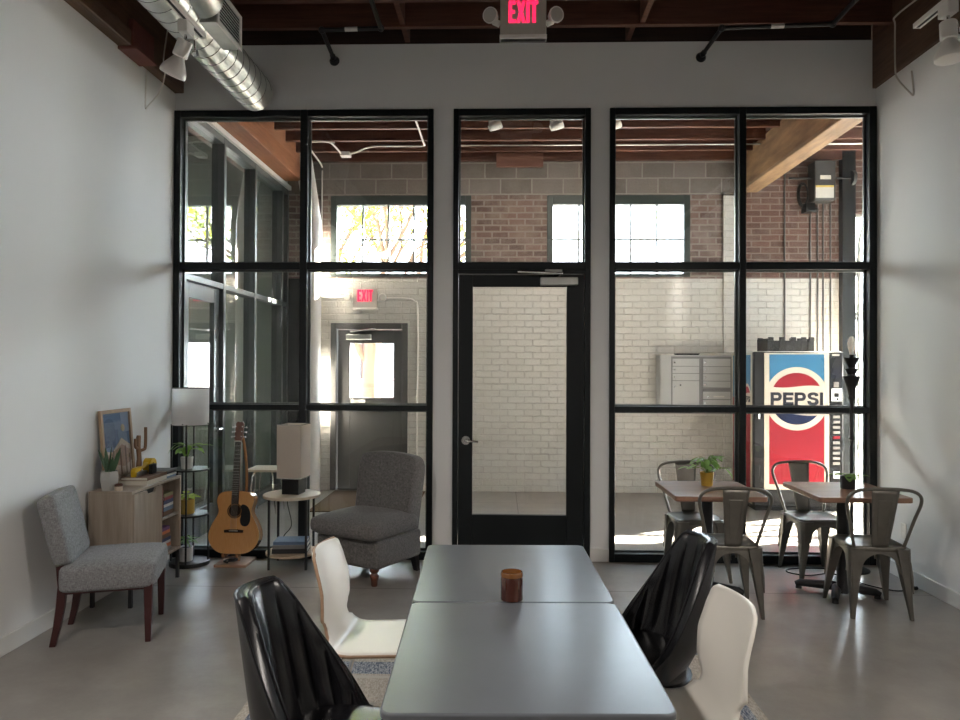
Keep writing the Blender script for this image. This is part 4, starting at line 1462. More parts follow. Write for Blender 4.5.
def arc(rx, rz, a0, a1, n=24):
    return [(rx * cos(a0 + (a1 - a0) * i / n), rz * sin(a0 + (a1 - a0) * i / n)) for i in range(n + 1)]
def emblem(parent, Mo, hw, zt, zb, R1, R2, full, ts, tsx, dz=0.):
    """sign face drawn around the emblem centre: blue above, red below, striped disc in the middle"""
    d = .0015
    if full:
        a = math.acos(min(1, hw / R1))
        zc = R1 * sin(a)
        top = [(-hw, zt), (-hw, zc)] + list(reversed(arc(R1, R1, a, pi - a)))[1:-1] + [(hw, zc), (hw, zt)]
        bot = [(-hw, zb), (hw, zb), (hw, -zc)] + list(reversed(arc(R1, R1, pi + a, 2 * pi - a)))[1:-1] + [(-hw, -zc)]
        MB().curve2d([top], .002, Mo @ T(0, 0, d)).out('blue_field', 'soda_blue', parent)
        MB().curve2d([bot], .002, Mo @ T(0, 0, d)).out('red_field', 'soda_red', parent)
    k = R2 / .288
    def wave(z0, amp):
        return lambda x: z0 * k + amp * k * sin(x / (R2) * pi * .95)
    def cap(z0, amp, sgn):
        w = wave(z0, amp)
        a = math.asin(max(-1, min(1, w(R2 * .92) / R2))); b_ = math.asin(max(-1, min(1, w(-R2 * .92) / R2)))
        if sgn > 0:
            ar = arc(R2, R2, a, pi - b_)
            xs = [-R2 * cos(b_) + (R2 * cos(a) + R2 * cos(b_)) * i / 20 for i in range(1, 20)]
            return ar + [(x, w(x)) for x in xs]
        ar = arc(R2, R2, 2 * pi + a, pi - b_)
        xs = [-R2 * cos(b_) + (R2 * cos(a) + R2 * cos(b_)) * i / 20 for i in range(1, 20)]
        return ar + [(x, w(x)) for x in xs]
    MB().curve2d([cap(.135, .012, 1)], .002, Mo @ T(0, 0, d + dz)).out('emblem_red', 'soda_red', parent)
    MB().curve2d([cap(-.175, -.012, -1)], .002, Mo @ T(0, 0, d + dz)).out('emblem_blue', 'soda_navy', parent)
    # lettering, built from straight-sided strokes
    def R(a, b_, c, e):
        return [(a, c), (b_, c), (b_, e), (a, e)]
    def rr(x0, x1, z0, z1, r, left=False):
        o = []
        for cx, cz, a0, on in ((x1 - r, z1 - r, 0, True), (x0 + r, z1 - r, 90, left), (x0 + r, z0 + r, 180, left), (x1 - r, z0 + r, 270, True)):
            if on:
                o += [(cx + r * cos(radians(a0 + 15 * i)), cz + r * sin(radians(a0 + 15 * i))) for i in range(7)]
            else:
                o.append((x0, z1) if a0 == 90 else (x0, z0))
        return o
    def P(x):
        return [[(x, 0), (x + .27, 0), (x + .27, .33), (x + .6, .33)] + [(x + .6 + .335 * cos(radians(-90 + 15 * i)), .665 + .335 * sin(radians(-90 + 15 * i))) for i in range(1, 13)] + [(x, 1)],
                rr(x + .27, x + .66, .56, .78, .1)]
    def E(x):
        return [[(x, 0), (x + .86, 0), (x + .86, .24), (x + .27, .24), (x + .27, .39), (x + .80, .39), (x + .80, .61), (x + .27, .61), (x + .27, .76), (x + .86, .76), (x + .86, 1), (x, 1)]]
    def S(x):
        c = [(x + .93, .72), (x + .90, .86), (x + .80, .96), (x + .62, 1.01), (x + .36, 1.01), (x + .16, .95), (x + .05, .83), (x + .04, .68), (x + .12, .53), (x + .30, .45), (x + .56, .40), (x + .66, .36), (x + .66, .28), (x + .58, .22), (x + .42, .215), (x + .32, .25), (x + .28, .34),
             (x, .34), (x + .04, .17), (x + .14, .05), (x + .32, -.01), (x + .62, -.01), (x + .82, .05), (x + .94, .17), (x + .95, .34), (x + .87, .49), (x + .70, .57), (x + .44, .62), (x + .33, .66), (x + .33, .74), (x + .42, .79), (x + .56, .79), (x + .64, .75), (x + .66, .69)]
        return [c]
    def I(x):
        return [R(x, x + .27, 0, 1)]
    x = 0
    loops = []
    for fn, adv in ((P, 1.04), (E, .96), (P, 1.04), (S, 1.06), (I, .27)):
        loops.append(fn(x)); x += adv
    lt = MB()
    W = x
    for lps in loops:
        lt.curve2d([[((px - W / 2) * ts * tsx, (pz - .5) * ts) for px, pz in l] for l in lps], .002, Mo @ T(0, .0, d + .0004))
    lt.out('lettering', 'soda_letter', parent)
emblem(vm, O @ T(FX, VY0 - .0065, CZ) @ XZ, hw, pz1 - CZ, pz0 - CZ, R1, R2, True, .142, .93)
# the left side of the machine carries the same sign
ML = Matrix(((0, 0, -1, 0), (-1, 0, 0, 0), (0, 1, 0, 0), (0, 0, 0, 1)))
s = MB(); s.bb(VX0 - .003, VX0, VY0 + .085, VY1 - .03, .2, VH - .03, O)
s.out('side_panel', 'soda_cream', vm)
hy = .30
Ms = O @ T(VX0 - .0035, 8.31, 1.235) @ ML
def R4(a, b_, c_, d_):
    return [(a, c_), (b_, c_), (b_, d_), (a, d_)]
MB().curve2d([R4(-.50, .105, 0, .50)], .002, Ms @ T(0, 0, .001)).out('side_blue_field', 'soda_blue', vm)
MB().curve2d([R4(-.50, .105, -1.0, 0)], .002, Ms @ T(0, 0, .001)).out('side_red_field', 'soda_red', vm)
MB().curve2d([ell(.125, .175, 40)], .002, Ms @ T(0, 0, .002)).out('side_emblem_disc', 'soda_cream', vm)
emblem(vm, Ms @ T(0, 0, .0022) @ Matrix.Diagonal((1, 1.32, 1, 1)), .3, .5, -1, .13, .108, False, .05, .93)
# coin panel and buttons on the right of the front
cx0, cx1 = 3.655, 3.785
def cz(py):
    return 1.6 + (366.5 - py) * 8.1 / 721
b = MB(); b.bb(cx0 + .01, cx1 - .005, VY0 - .008, VY0, cz(400), cz(387.5), O)
b.out('coin_plate', 'galvanised', vm, bevel=.002)
b = MB(); b.bb(cx0 + .04, cx1 - .04, VY0 - .012, VY0 - .008, cz(396), cz(392), O); b.cyl((cx0 + .075, VY0 - .012, cz(398)), (cx0 + .075, VY0 - .008, cz(398)), .012, M=O)
b.out('coin_slot', 'soda_black', vm)
b = MB(); b.bb(cx0 + .035, cx1 - .04, VY0 - .010, VY0, cz(386.3), cz(381), O)
b.out('card_reader', 'button_white', vm, bevel=.002)
MB().bb(cx0 + .012, cx1 - .012, VY0 - .003, VY0, cz(377.5), cz(367.5), O).out('display', 'soda_letter', vm)
MB().bb(cx0 + .02, cx1 - .03, VY0 - .003, VY0, cz(355.5), cz(353.5), O).out('maker_plate', 'sign_white', vm)
for i in range(12):
    py = 404 + i * 5.1
    MB().bb(cx0 + .028, cx1 - .028, VY0 - .012, VY0, cz(py + 2.6), cz(py), O).out('button', 'soda_red' if i == 6 else 'button_white', vm, bevel=.002)
b = MB(); b.bb(cx0 + .03, cx1 - .03, VY0 - .012, VY0, cz(476), cz(469), O)
b.out('coin_return', 'galvanised', vm, bevel=.002)
MB().bb(2.95, 3.63, VY0 - .008, VY0, .10, .23, O).out('can_slot', 'soda_black', vm, bevel=.004)
MB().bb(2.862, 2.885, VY0 - .012, VY0, 1.02, 1.14, O).out('door_handle', 'steel', vm, bevel=.003)

# crate on the machine
ct = thing('plastic_crate', 'black plastic crate lying on top of the soda machine', 'crate', (3.30, 8.46, VH + .0005))
b = MB()
b.bb(-.26, .26, -.17, .17, 0, .012)
for y in (-.165, .165):
    b.bb(-.26, .26, y - .006, y + .006, .012, .12)
for x in (-.255, .255):
    b.bb(x - .006, x + .006, -.159, .159, .012, .12)
b.out('bin', 'black_plastic', ct, weld=False)
b = MB()
for y in (-.165, .165):
    for x in (-.225, -.10, .03, .145, .235):
        b.bb(x - .03, x + .03, y - .009, y + .009, .12, .165)
    b.bb(-.26, .26, y - .012, y + .012, .11, .125)
for x in (-.255, .255):
    b.bb(x - .01, x + .01, -.16, .16, .11, .15)
b.out('rim_lugs', 'black_plastic', ct, bevel=.003, weld=False)
b = MB()
for x in (-.20, -.12, -.04, .04, .12, .20):
    b.bb(x - .006, x + .006, -.179, -.171, .01, .11)
b.bb(-.03, .05, -.178, -.171, .05, .065)
b.out('ribs', 'dark_metal', ct, weld=False)

# --- door operator box with stickers, pipes down the brick wall
eb = thing('control_box', 'grey metal control box with warning stickers high on the dark brick wall', 'electrical box', (4.0, YB, 3.66))
b = MB(); b.bb(-.13, .13, -.20, -.005, 0, .49)
bx = b.out('housing', 'box_grey', eb, bevel=.01)
MB().bb(-.115, .105, -.203, -.2005, .03, .16).out('sticker', 'sticker_white', eb)
MB().bb(-.115, .105, -.2045, -.2035, .16, .185).out('sticker', 'sticker_yellow', eb)
MB().bb(-.06, .07, -.203, -.2005, .26, .31).out('sticker', 'paper', eb)
b = MB(); b.cyl((-.13, -.1, .30), (-.40, -.1, .30), .014); b.cyl((.13, -.1, .30), (.36, -.1, .30), .014); b.cyl((-.22, -.1, -.10), (-.05, -.1, -.10), .03); b.cyl((.36, -.1, .30), (.40, -.1, .30), .09, n=24)
b.out('drive_shaft', 'dark_metal', eb)
b = MB()
for i in range(3):
    b.tube([(-.22 + (.05 + .008 * i) * cos(a_), -.09 + .012 * i, .10 + (.13 + .01 * i) * sin(a_)) for a_ in [2 * pi * j / 28 for j in range(28)]], .007, 6, closed=True)
b.out('cable_loop', 'black_plastic', eb)
b = MB(); b.bb(-.22, -.10, -.16, -.02, -.13, -.02)
b.out('motor', 'black_plastic', eb, bevel=.01)
cdl = 'thin grey conduit running down the wall beside the soda machine'
for i, x in enumerate((3.90, 3.99, 4.06, 4.15)):
    o = MB().tube([(0, 0, 0), (0, 0, 3.66)], .010, 10).out('conduit', 'pipe_grey')
    o.location = (x, YB - .012, 0)
    tag(o, cdl, 'pipe', 'conduits beside the soda machine')
o = MB().tube([(0, 0, 0), (0, 0, 4.19)], .010, 8).out('conduit', 'pipe_grey'); o.location = (3.58, YB - .012, 0)
tag(o, 'single thin grey pipe on the dark brick wall left of the control box', 'pipe')

# --- exit sign builder
def exit_sign(label, loc, heads_z=.13, hang=0.):
    r = thing('exit_sign', label, 'sign', loc)
    MB().bb(-.155, .155, -.03, .03, 0, .27).out('housing', 'sign_white', r, bevel=.005)
    MB().bb(-.158, .158, -.033, .033, 0, .028).out('bottom_trim', 'lamp_white', r, bevel=.003)
    lt = MB()
    def R(a, b_, c, e):
        return [(a, c), (b_, c), (b_, e), (a, e)]
    x0, h = -.098, .148
    E = [(0, 0), (.048, 0), (.048, .024), (.022, .024), (.022, .063), (.042, .063), (.042, .086), (.022, .086), (.022, .124), (.048, .124), (.048, h), (0, h)]
    X = [(0, 0), (.023, 0), (.031, .045), (.039, 0), (.062, 0), (.044, .074), (.061, h), (.038, h), (.031, .104), (.024, h), (.001, h), (.018, .074)]
    I = R(0, .022, 0, h)
    Tt = [(.016, 0), (.038, 0), (.038, .124), (.054, .124), (.054, h), (0, h), (0, .124), (.016, .124)]
    x = x0
    for g, adv in ((E, .052), (X, .066), (I, .026), (Tt, .054)):
        lt.curve2d([[(px + x, pz) for px, pz in g]], .002, T(0, -.0312, .105) @ XZ)
        x += adv
    lt.out('lettering', 'exit_red', r)
    for s in (-1, 1):
        m = MB()
        m.cyl((s * .158, 0, heads_z - .02), (s * .20, 0, heads_z + .0), .022, n=14)
        hd = RZ(s * radians(22)) @ RX(radians(8))
        Mh = T(s * .212, -.01, heads_z + .03) @ hd
        m.cyl((0, .035, 0), (0, -.02, 0), .035, .052, 24, Mh)
        m.cyl((0, -.02, 0), (0, -.034, 0), .052, .052, 24, Mh)
        hdm = m.out('lamp_head', 'lamp_white', r)
        MB().cyl((0, -.034, 0), (0, -.038, 0), .046, .042, 24, Mh).out('lens', 'sign_white', hdm)
    if hang:
        MB().bb(-.07, .07, -.03, .03, .27, hang).out('canopy_mount', 'lamp_white', r, bevel=.004)
    return r
exit_sign('ceiling hung exit sign with red letters and two lamp heads in the room', (.145, 4.86, 3.80), hang=.468)
exit_sign('exit sign with red letters above the grey door in the lobby', (-1.727, YB - .032, 2.31))
def conduit(label, pts, r=.011, mat='lamp_white', n=6, cat='pipe'):
    return tag(MB().tube(spl(pts, n), r, 8).out('conduit', mat), label, cat)
conduit('white conduit running from the lobby exit sign up the far corner', [(-1.9, YB - .015, 2.48), (-2.22, YB - .015, 2.47), (-2.30, YB - .015, 2.55), (-2.30, YB - .015, 3.2), (-2.30, YB - .015, 4.0), (-2.30, YB - .04, 4.16), (-2.24, 8.3, 4.18), (-1.92, 8.25, 4.17)])
conduit('white conduit from the lobby exit sign down beside the grey door', [(-1.56, YB - .015, 2.46), (-1.22, YB - .015, 2.46), (-1.10, YB - .015, 2.42), (-1.06, YB - .015, 2.28), (-1.06, YB - .015, 1.2), (-1.06, YB - .015, .05)])
jb = thing('junction_box', 'small pale junction box with conduits on the lobby ceiling joists', 'electrical box', (-1.90, 8.74, 4.15))
MB().bb(-.06, .06, -.06, .06, 0, .048).out('box_body', 'lamp_white', jb, bevel=.004)
MB().tube(spl([(-.05, -.02, .03), (-.06, -.3, .03), (-.1, -.48, .03), (-.3, -.5, .03)], 5), .011, 8).out('conduit_arm', 'lamp_white', jb)
MB().tube(spl([(.05, 0, .03), (.17, -.1, .03), (.38, -.3, .03), (.7, -.31, .03), (.98, -.32, .03), (1.0, -.5, .03), (1.0, -1.2, .03)], 5), .011, 8).out('conduit_arm', 'lamp_white', jb)
for y, lb in ((8.45, 'long thin pale pipe running under the lobby ceiling joists'),):
    o = MB().tube([(-.6, y, 4.1905), (10., y, 4.1905)], .009, 8).out('conduit', 'galvanised'); tag(o, lb, 'pipe')

FILL_LAMP = 7.5  # energy of the fill lights added behind the camera
LOBBY = 1.0  # energy of the beams added at the lobby ceiling lamps
# --- track lamps
def track_lamp(name, label, loc, rz, tilt, short=False, roll=0.):
    r = thing(name, label, 'lamp', loc, rz)
    MB().bb(-.028, .028, -.05, .05, -.07, 0).out('adapter', 'lamp_white', r, bevel=.004)
    b = MB(); b.cyl((0, 0, -.07), (0, 0, -.105), .008); b.tube([(.0, 0, -.10), (.05, 0, -.105), (.055, 0, -.16), (.04, 0, -.19)], .007, 8); b.cyl((.045, 0, -.18), (.07, 0, -.18), .018, n=14)
    b.out('yoke', 'steel', r)
    Mh = T(0, 0, -.105) @ RY(tilt) @ RX(roll)
    b = MB(); b.lathe([(.001, 0), (.040, 0), (.043, -.004), (.043, -.095), (.038, -.10), (.001, -.10)], 28, Mh)
    b.out('lamp_body', 'lamp_white', r)
    b = MB(); b.lathe([(.030, -.098), (.036, -.112), (.055, -.145), (.071, -.175), (.077, -.20), (.074, -.213), (.066, -.218), (.03, -.222), (.001, -.223)], 32, Mh)
    b.out('reflector_bulb', 'lamp_white', r)
    return r
def track(label, x, ya, yb, z):
    r = thing('light_track', label, 'light track', (x, yb, z))
    b = MB(); L_ = yb - ya
    b.bb(-.022, .022, -L_, 0, .006, .022); b.bb(-.022, -.010, -L_, 0, -.006, .006); b.bb(.010, .022, -L_, 0, -.006, .006); b.bb(-.022, .022, -.006, 0, -.006, .022)
    b.out('rail', 'lamp_white', r, weld=False)
    MB().bb(-.0095, .0095, -L_, -.008, -.004, .0055).out('slot', 'black_plastic', r)
    b = MB()
    for k in range(3):
        b.cyl((0, -.5 - 1.5 * k, .022), (0, -.5 - 1.5 * k, 4.268 - z), .003, n=8)
    b.out('hanger_rod', 'dark_metal', r)
    return r
track('white light track hanging beside the round metal duct', -1.84, -2., 4.37, 3.615)
track('white light track hanging along the right wall', 2.46, -2., 4.33, 3.615)
track_lamp('track_lamp', 'white flared track lamp in front of the round metal duct', (-1.855, 4.17, 3.609), 0, radians(26), roll=radians(8))
track_lamp('track_lamp', 'white flared track lamp in the upper right corner', (2.46, 4.03, 3.609), 0, radians(0), roll=radians(-4))
for x, lb in ((-.11, 'small white track lamp on the lobby ceiling above the door, left of its pair'), (.525, 'small white track lamp on the lobby ceiling above the door, right of its pair'), (1.12, 'small white track lamp on the lobby ceiling behind the right pillar')):
    r = thing('spot_lamp', lb, 'lamp', (x, 7.457, 4.1995))
    MB().bb(-.13, .13, -.03, .03, -.035, 0).out('mount', 'lamp_white', r, bevel=.004)
    MB().bb(-.02, .04, -.02, .02, -.10, -.035).out('stem', 'lamp_white', r, bevel=.003)
    Mh = T(.03, 0, -.12) @ RY(radians(65))
    MB().lathe([(.001, -.05), (.03, -.05), (.042, 0), (.05, .07), (.045, .085), (.001, .088)], 24, Mh).out('lamp_body', 'lamp_white', r)
    ld_ = bpy.data.lights.new('added_spot_beam', 'SPOT'); ld_.energy = LOBBY; ld_.color = (1., .9, .78); ld_.spot_size = radians(130); ld_.spot_blend = 1.; ld_.shadow_soft_size = .05  # beam added to the fixture to brighten the middle of the far wall
    lo_ = bpy.data.objects.new('added_spot_beam', ld_); COL.objects.link(lo_)
    lo_.location = (x + .12, 7.47, 4.04); lo_.rotation_euler = Vector((-.15, .62, -.75)).to_track_quat('-Z', 'Y').to_euler()

# --- spiral duct with its register
du = thing('spiral_duct', 'round galvanised spiral air duct under the ceiling on the left', 'duct', (-2.02, 5.85, 3.832))
b = MB(); b.cyl((0, -8.5, 0), (0, -.012, 0), .15, n=56)
b.lathe([(.15, -.012), (.147, -.002), (.12, .004), (.001, .004)], 56, RX(-pi / 2))
b.out('duct_body', 'galvanised', du)
b = MB(); pts = []
P_ = .125
n_ = int(8.4 / P_)
for i in range(n_ * 28):
    a_ = 2 * pi * i / 28
    pts.append((.1505 * cos(a_), -.06 - P_ * i / 28, .1505 * sin(a_)))
b.tube(pts, .0028, 5)
b.out('spiral_seam', 'seam_metal', du)
b = MB(); b.bb(.05, .234, -1.40, -1.00, -.085, .135)
bx = b.out('register_box', 'galvanised', du, bevel=.003)
rg = MB()
gx = .236
rg.bb(gx, gx + .012, -1.41, -.99, -.095, -.07); rg.bb(gx, gx + .012, -1.41, -.99, .12, .145); rg.bb(gx, gx + .012, -1.41, -1.38, -.07, .12); rg.bb(gx, gx + .012, -1.02, -.99, -.07, .12)
gr = rg.out('register_frame', 'lamp_white', du, bevel=.002, weld=False)
rg = MB()
for i in range(9):
    z_ = -.06 + .0215 * i
    rg.box(0, -1.2, 0, .014, .36, .002, T(gx + .006, 0, z_) @ RY(radians(40)))
rg.out('louvre', 'lamp_white', gr, weld=False)
MB().bb(gx - .001, gx, -1.38, -1.02, -.07, .12).out('grille_back', 'black_plastic', gr)
b = MB(); b.tube(spl([(.165, -1.405, .04), (.165, -1.6, .07), (.16, -1.9, .12), (.12, -2.3, .14), (.02, -2.7, .13)], 8), .115, 28)
b.out('branch_duct', 'galvanised', du)

# --- sprinkler pipes
def sprinkler(label, pts, head):
    r = thing('sprinkler_pipe', label, 'pipe', head)
    O = T(-head[0], -head[1], -head[2])
    b = MB()
    for p, q in zip(pts, pts[1:]):
        b.cyl(p, q, .017, n=14, M=O)
    for p in pts[1:-1]:
        b.ball(p, .027, M=O)
    b.out('pipe_run', 'black_metal', r)
    b = MB(); e = Vector(pts[-1]); d = (e - Vector(pts[-2])).normalized()
    b.cyl(e - d * .05, e, .022, .026, 16, M=O)
    b.out('coupling', 'black_metal', r)
    b = MB(); b.cyl((head[0], head[1] - .002, head[2]), (head[0], head[1] - .022, head[2]), .042, .030, 24, M=O); b.cyl((head[0], head[1] - .02, head[2]), (head[0], head[1] - .06, head[2]), .014, .018, 14, M=O)
    b.out('escutcheon', 'dark_metal', r)
    m = (Vector(pts[1]) + Vector(pts[2])) / 2; dd = (Vector(pts[2]) - Vector(pts[1])).normalized()
    MB().cyl(m - dd * .05, m + dd * .05, .0175, n=14, M=O).out('paper_label', 'sticker_white', r)
    return r
sprinkler('black sprinkler pipe bending down to the wall left of the exit sign', [(-.93, 2.5, 4.253), (-.945, 5.60, 4.24), (-1.41, 5.60, 4.23), (-1.392, 5.94, 4.145)], (-1.39, 5.95, 4.135))
sprinkler('black sprinkler pipe bending down to the wall right of the exit sign', [(2.53, 2.5, 4.253), (2.548, 5.60, 4.24), (1.70, 5.60, 4.215), (1.64, 5.94, 4.15)], (1.637, 5.95, 4.14))
conduit('loose white cable looping down from the timber beam on the left wall', [(-2.645, 5.62, 4.262), (-2.62, 5.50, 3.97), (-2.60, 5.485, 3.85), (-2.62, 5.45, 3.70), (-2.68, 5.38, 3.56), (-2.695, 5.38, 3.54), (-2.71, 5.40, 3.58), (-2.722, 5.43, 3.74), (-2.722, 5.44, 3.86)], .0055, 'lamp_white', 5, 'cable')
conduit('loose grey cable looping down from the dark beam on the right wall', [(3.01, 5.2, 4.262), (2.96, 5.48, 4.24), (2.97, 5.51, 4.18), (2.975, 5.52, 3.9), (2.98, 5.50, 3.78), (3.02, 5.40, 3.63), (3.035, 5.385, 3.61), (3.042, 5.40, 3.68), (3.042, 5.42, 3.80)], .0065, 'sign_white', 5, 'cable')

# added fill lights behind the camera, housed in unseen copies of the track lamps
k_ = 0
for x_, sgn in ((-1.84, -1), (2.46, 1)):
    for y_, nm_ in ((1.0, 'first'), (-.8, 'second')):
        w_ = 'left' if sgn < 0 else 'right'
        track_lamp('track_lamp', 'added white track lamp for fill light, %s one behind the viewer on the %s track' % (nm_, w_), (x_, y_, 3.609), 0, radians(sgn * (22 if y_ > 0 else -26)), roll=radians(25 if y_ > 0 else 12))
        ld_ = bpy.data.lights.new('fill_beam', 'SPOT'); ld_.energy = FILL_LAMP; ld_.color = (1., .92, .84); ld_.spot_size = radians(120); ld_.spot_blend = 1.; ld_.shadow_soft_size = .09
        lo_ = bpy.data.objects.new('fill_beam', ld_); COL.objects.link(lo_)
        dv_ = RY(radians(sgn * (22 if y_ > 0 else -26))) @ RX(radians(25 if y_ > 0 else 12)) @ Vector((0, 0, -1))
        lo_.location = Vector((x_, y_, 3.504)) + dv_ * .235
        lo_.rotation_euler = dv_.to_track_quat('-Z', 'Y').to_euler()

# --- floor of the lobby
o = MB().prism(rrect(1.15, 1.3, .01, 2), 0, .012).out('doormat', 'doormat'); o.location = (-1.52, 8.46, .0005)
tag(o, 'brown doormat on the lobby floor in front of the grey exit door', 'doormat')
sb = thing('small_stool', 'small pale wood stool with bent metal legs beside the shop front', 'stool', (-2.55, 7.82, 0))
MB().prism(rrect(.34, .36, .02, 4), .455, .48).out('seat', 'pale_wood', sb, bevel=.003)
for s in (-1, 1):
    b = MB(); b.tube(spl([(s * .15, -.15, 0), (s * .125, -.14, .25), (s * .11, -.13, .40), (s * .09, -.08, .445), (s * .09, .08, .445), (s * .11, .13, .40), (s * .125, .14, .25), (s * .15, .15, 0)], 5), .008, 8)
    b.out('leg', 'chrome', sb)

# ================================================================== OUTSIDE
struct('ground', MB().bb(-60, 60, 9.5, 80, -.35, -.13), 'asphalt')
tree = thing('street_tree', 'street tree with a forked trunk outside the exit door', 'tree', (-2.36, 13.2, -.13))
rnd = random.Random(21)
tr = MB()
tr.tube(spl([(0, 0, 0), (.01, 0, .7), (-.01, 0, 1.5), (.02, 0, 2.1), (.05, .0, 2.6)], 5), [.21, .2, .19, .185, .18, .175, .17, .165, .165, .165, .165, .165, .165, .16, .16, .16, .16, .155, .15, .15, .14][:21], 16)
tips = []
def branch(p, d, ln, r, lev):
    pts = [p]
    q = p.copy(); dd = d.copy()
    for i in range(4):
        dd = (dd + Vector((rnd.uniform(-.22, .22), rnd.uniform(-.22, .22), rnd.uniform(-.05, .18)))).normalized()
        q = q + dd * ln / 4
        pts.append(q.copy())
    tr.tube(pts, [r, r * .88, r * .76, r * .66, r * .55], 8 if lev < 2 else 5)
    if lev >= 2:
        tips.extend(pts[2:])
    if lev < 4:
        for i in range(3 if lev < 2 else 2):
            a = rnd.uniform(0, 2 * pi)
            nd = (dd + Vector((cos(a), sin(a) * .7, rnd.uniform(-.2, .5))) * .75).normalized()
            branch(pts[rnd.choice((2, 3, 4))] if i else q, nd, ln * .72, r * .55, lev + 1)
for a, up in ((2.9, .9), (.2, .8), (1.4, 1.1), (-1.2, 1.0), (3.6, .55), (-.35, .6)):
    branch(Vector((.03, 0, 2.45)), Vector((cos(a), sin(a) * .6, up)).normalized(), 1.35, .085, 0)
branch(Vector((-.08, 0, 1.75)), Vector((-.65, .05, .75)).normalized(), 1.2, .07, 1)
tr.out('trunk', 'tree_bark', tree)
lf = MB()
for t_ in tips:
    for k in range(5):
        a = rnd.uniform(0, 2 * pi)
        p = t_ + Vector((rnd.gauss(0, .09), rnd.gauss(0, .09), rnd.gauss(0, .09)))
        lf.leaf(p, (cos(a), sin(a), rnd.uniform(-.8, .3)), (rnd.uniform(-.4, .4), rnd.uniform(-.4, .4), 1), rnd.uniform(.08, .13), .055, .2, 3)
lf.out('foliage', 'tree_leaf', tree, weld=False)

hs = thing('brick_house', 'red brick house with a white framed window across the street', 'building', (-5.0, 23, -.13))
b = MB(); b.bb(-7, 3.2, 0, 6, 0, 3.4)
b.out('wall', 'street_brick', hs)
MB().bb(-7.4, 3.5, -.4, 6.4, 3.4, 3.6).out('roof', 'house_white', hs)
for x0 in (-5.2, -2.4, 1.1):
    b = MB(); b.bb(x0, x0 + 1.0, -.06, .02, 1.25, 2.6)
    fr = b.out('window', 'house_white', hs)
    MB().bb(x0 + .1, x0 + .47, -.07, -.055, 1.35, 2.5).out('pane', 'car_glass', fr); MB().bb(x0 + .53, x0 + .9, -.07, -.055, 1.35, 2.5).out('pane', 'car_glass', fr)
MB().bb(.2, .55, -.25, -.02, 0, 3.4).out('white_column', 'house_white', hs)
car = thing('parked_car', 'red car parked across the street behind the tree trunk', 'car', (-3.2, 18, -.13))
b = MB()
sd = [(-2.2, .35), (-2.25, .7), (-2.1, .85), (-1.3, .95), (-.75, 1.38), (.75, 1.42), (1.45, .98), (2.1, .88), (2.25, .6), (2.2, .35)]
b.loft([[(x, y * k, z) for x, z in sd] for y, k in ((-.85, 1), (.85, 1))])
b.out('body', 'car_red', car, bevel=.06, seg=3)
b = MB(); b.loft([[(x, y, z) for x, z in [(-1.2, .97), (-.7, 1.33), (-.05, 1.36), (-.05, .97)]] for y in (-.858, -.84)]); b.loft([[(x, y, z) for x, z in [(.05, .97), (.05, 1.36), (.7, 1.36), (1.3, .98)]] for y in (-.858, -.84)])
b.out('side_window', 'car_glass', car, weld=False)
for x in (-1.4, 1.4):
    for y in (-.8, .8):
        MB().cyl((x, y - .1, .33), (x, y + .1, .33), .33, n=28).out('wheel', 'tyre', car)

# ================================================================== LIGHT
wd = bpy.data.worlds.new('sky')
SC.world = wd
wd.use_nodes = True
nt = wd.node_tree
bg = nt.nodes['Background']
tc = nt.nodes.new('ShaderNodeTexCoord')
sp = nt.nodes.new('ShaderNodeSeparateXYZ'); L(nt, tc.outputs['Generated'], sp.inputs[0])
c = ramp(nt, sp.outputs[2], .0, .6, (.87, .94, 1.), (.62, .80, 1.))
L(nt, c, bg.inputs[0])
bg.inputs[1].default_value = 1.0

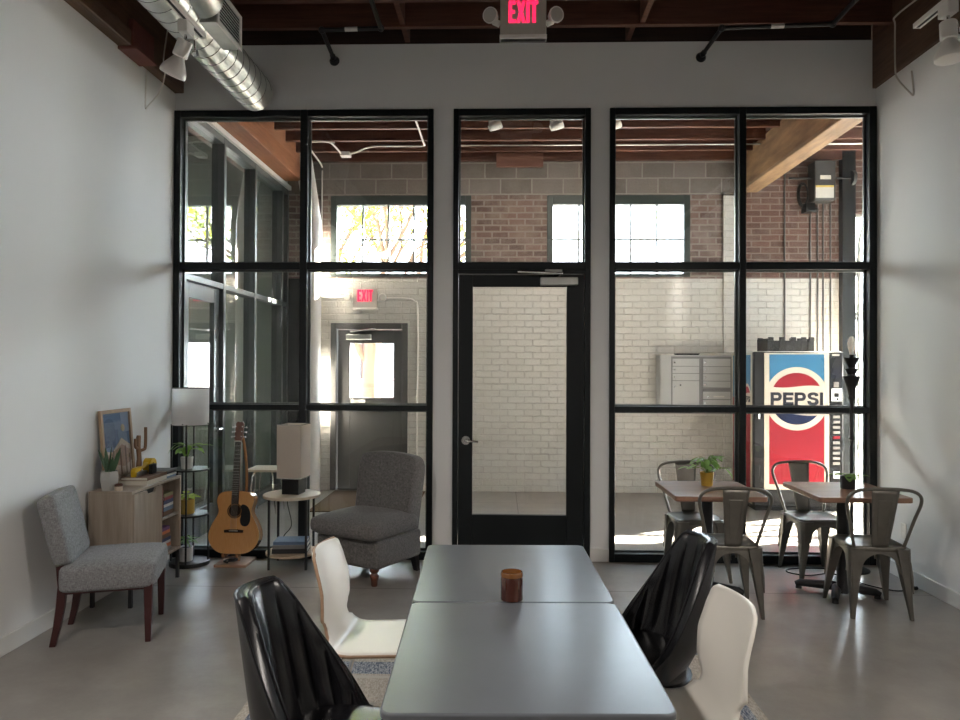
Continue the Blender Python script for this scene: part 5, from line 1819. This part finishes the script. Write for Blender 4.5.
az = Vector((-.908, -.418))
el = radians(27)
sd = Vector((az.x * cos(el), az.y * cos(el), -sin(el)))
sl = bpy.data.lights.new('sun', 'SUN'); sl.energy = 13.5; sl.angle = radians(.6); sl.color = (1., .93, .82)
so = bpy.data.objects.new('sun', sl); COL.objects.link(so)
so.rotation_euler = sd.to_track_quat('-Z', 'Y').to_euler(); so.location = (12, 14, 8)

def portal(name, x0, x1, y, z0, z1, d=-1):
    l = bpy.data.lights.new(name, 'AREA'); l.shape = 'RECTANGLE'; l.size = x1 - x0; l.size_y = z1 - z0
    l.cycles.is_portal = True
    o = bpy.data.objects.new(name, l); COL.objects.link(o)
    o.location = ((x0 + x1) / 2, y, (z0 + z1) / 2)
    o.rotation_euler = Vector((0, d, 0)).to_track_quat('-Z', 'Y').to_euler()
portal('sky_portal', W1[0], W1[1], YB + .2, W1[2], W1[3])
portal('sky_portal', W2[0], W2[1], YB + .2, W2[2], W2[3])
portal('sky_portal', GX[0], GX[1], YB + .2, 0, GX[2])

# ================================================================== CAMERA
cm = bpy.data.cameras.new('camera'); cm.sensor_width = 36; cm.lens = 36 * 721 / 960; cm.clip_start = .05; cm.clip_end = 300
co = bpy.data.objects.new('camera', cm); COL.objects.link(co)
yaw, pitch, roll = -.0283, .0081, .0038
fw = Vector((sin(yaw) * cos(pitch), cos(yaw) * cos(pitch), sin(pitch)))
r0 = Vector((cos(yaw), -sin(yaw), 0)); u0 = r0.cross(fw)
rt = r0 * cos(roll) + u0 * sin(roll); up = -r0 * sin(roll) + u0 * cos(roll)
m = Matrix((rt, up, -fw)).transposed().to_4x4()
m.translation = (0, 0, 1.6)
co.matrix_world = m
SC.camera = co

SC.view_settings.view_transform = 'Standard'
SC.view_settings.look = 'None'
SC.view_settings.gamma = 1.0
SC.view_settings.use_curve_mapping = False
SC.view_settings.exposure = 5.15
cy = SC.cycles
cy.max_bounces = 14; cy.diffuse_bounces = 8; cy.glossy_bounces = 5; cy.transparent_max_bounces = 24; cy.transmission_bounces = 6
cy.caustics_reflective = False; cy.caustics_refractive = False
cy.sample_clamp_indirect = 6.0
cy.use_denoising = True
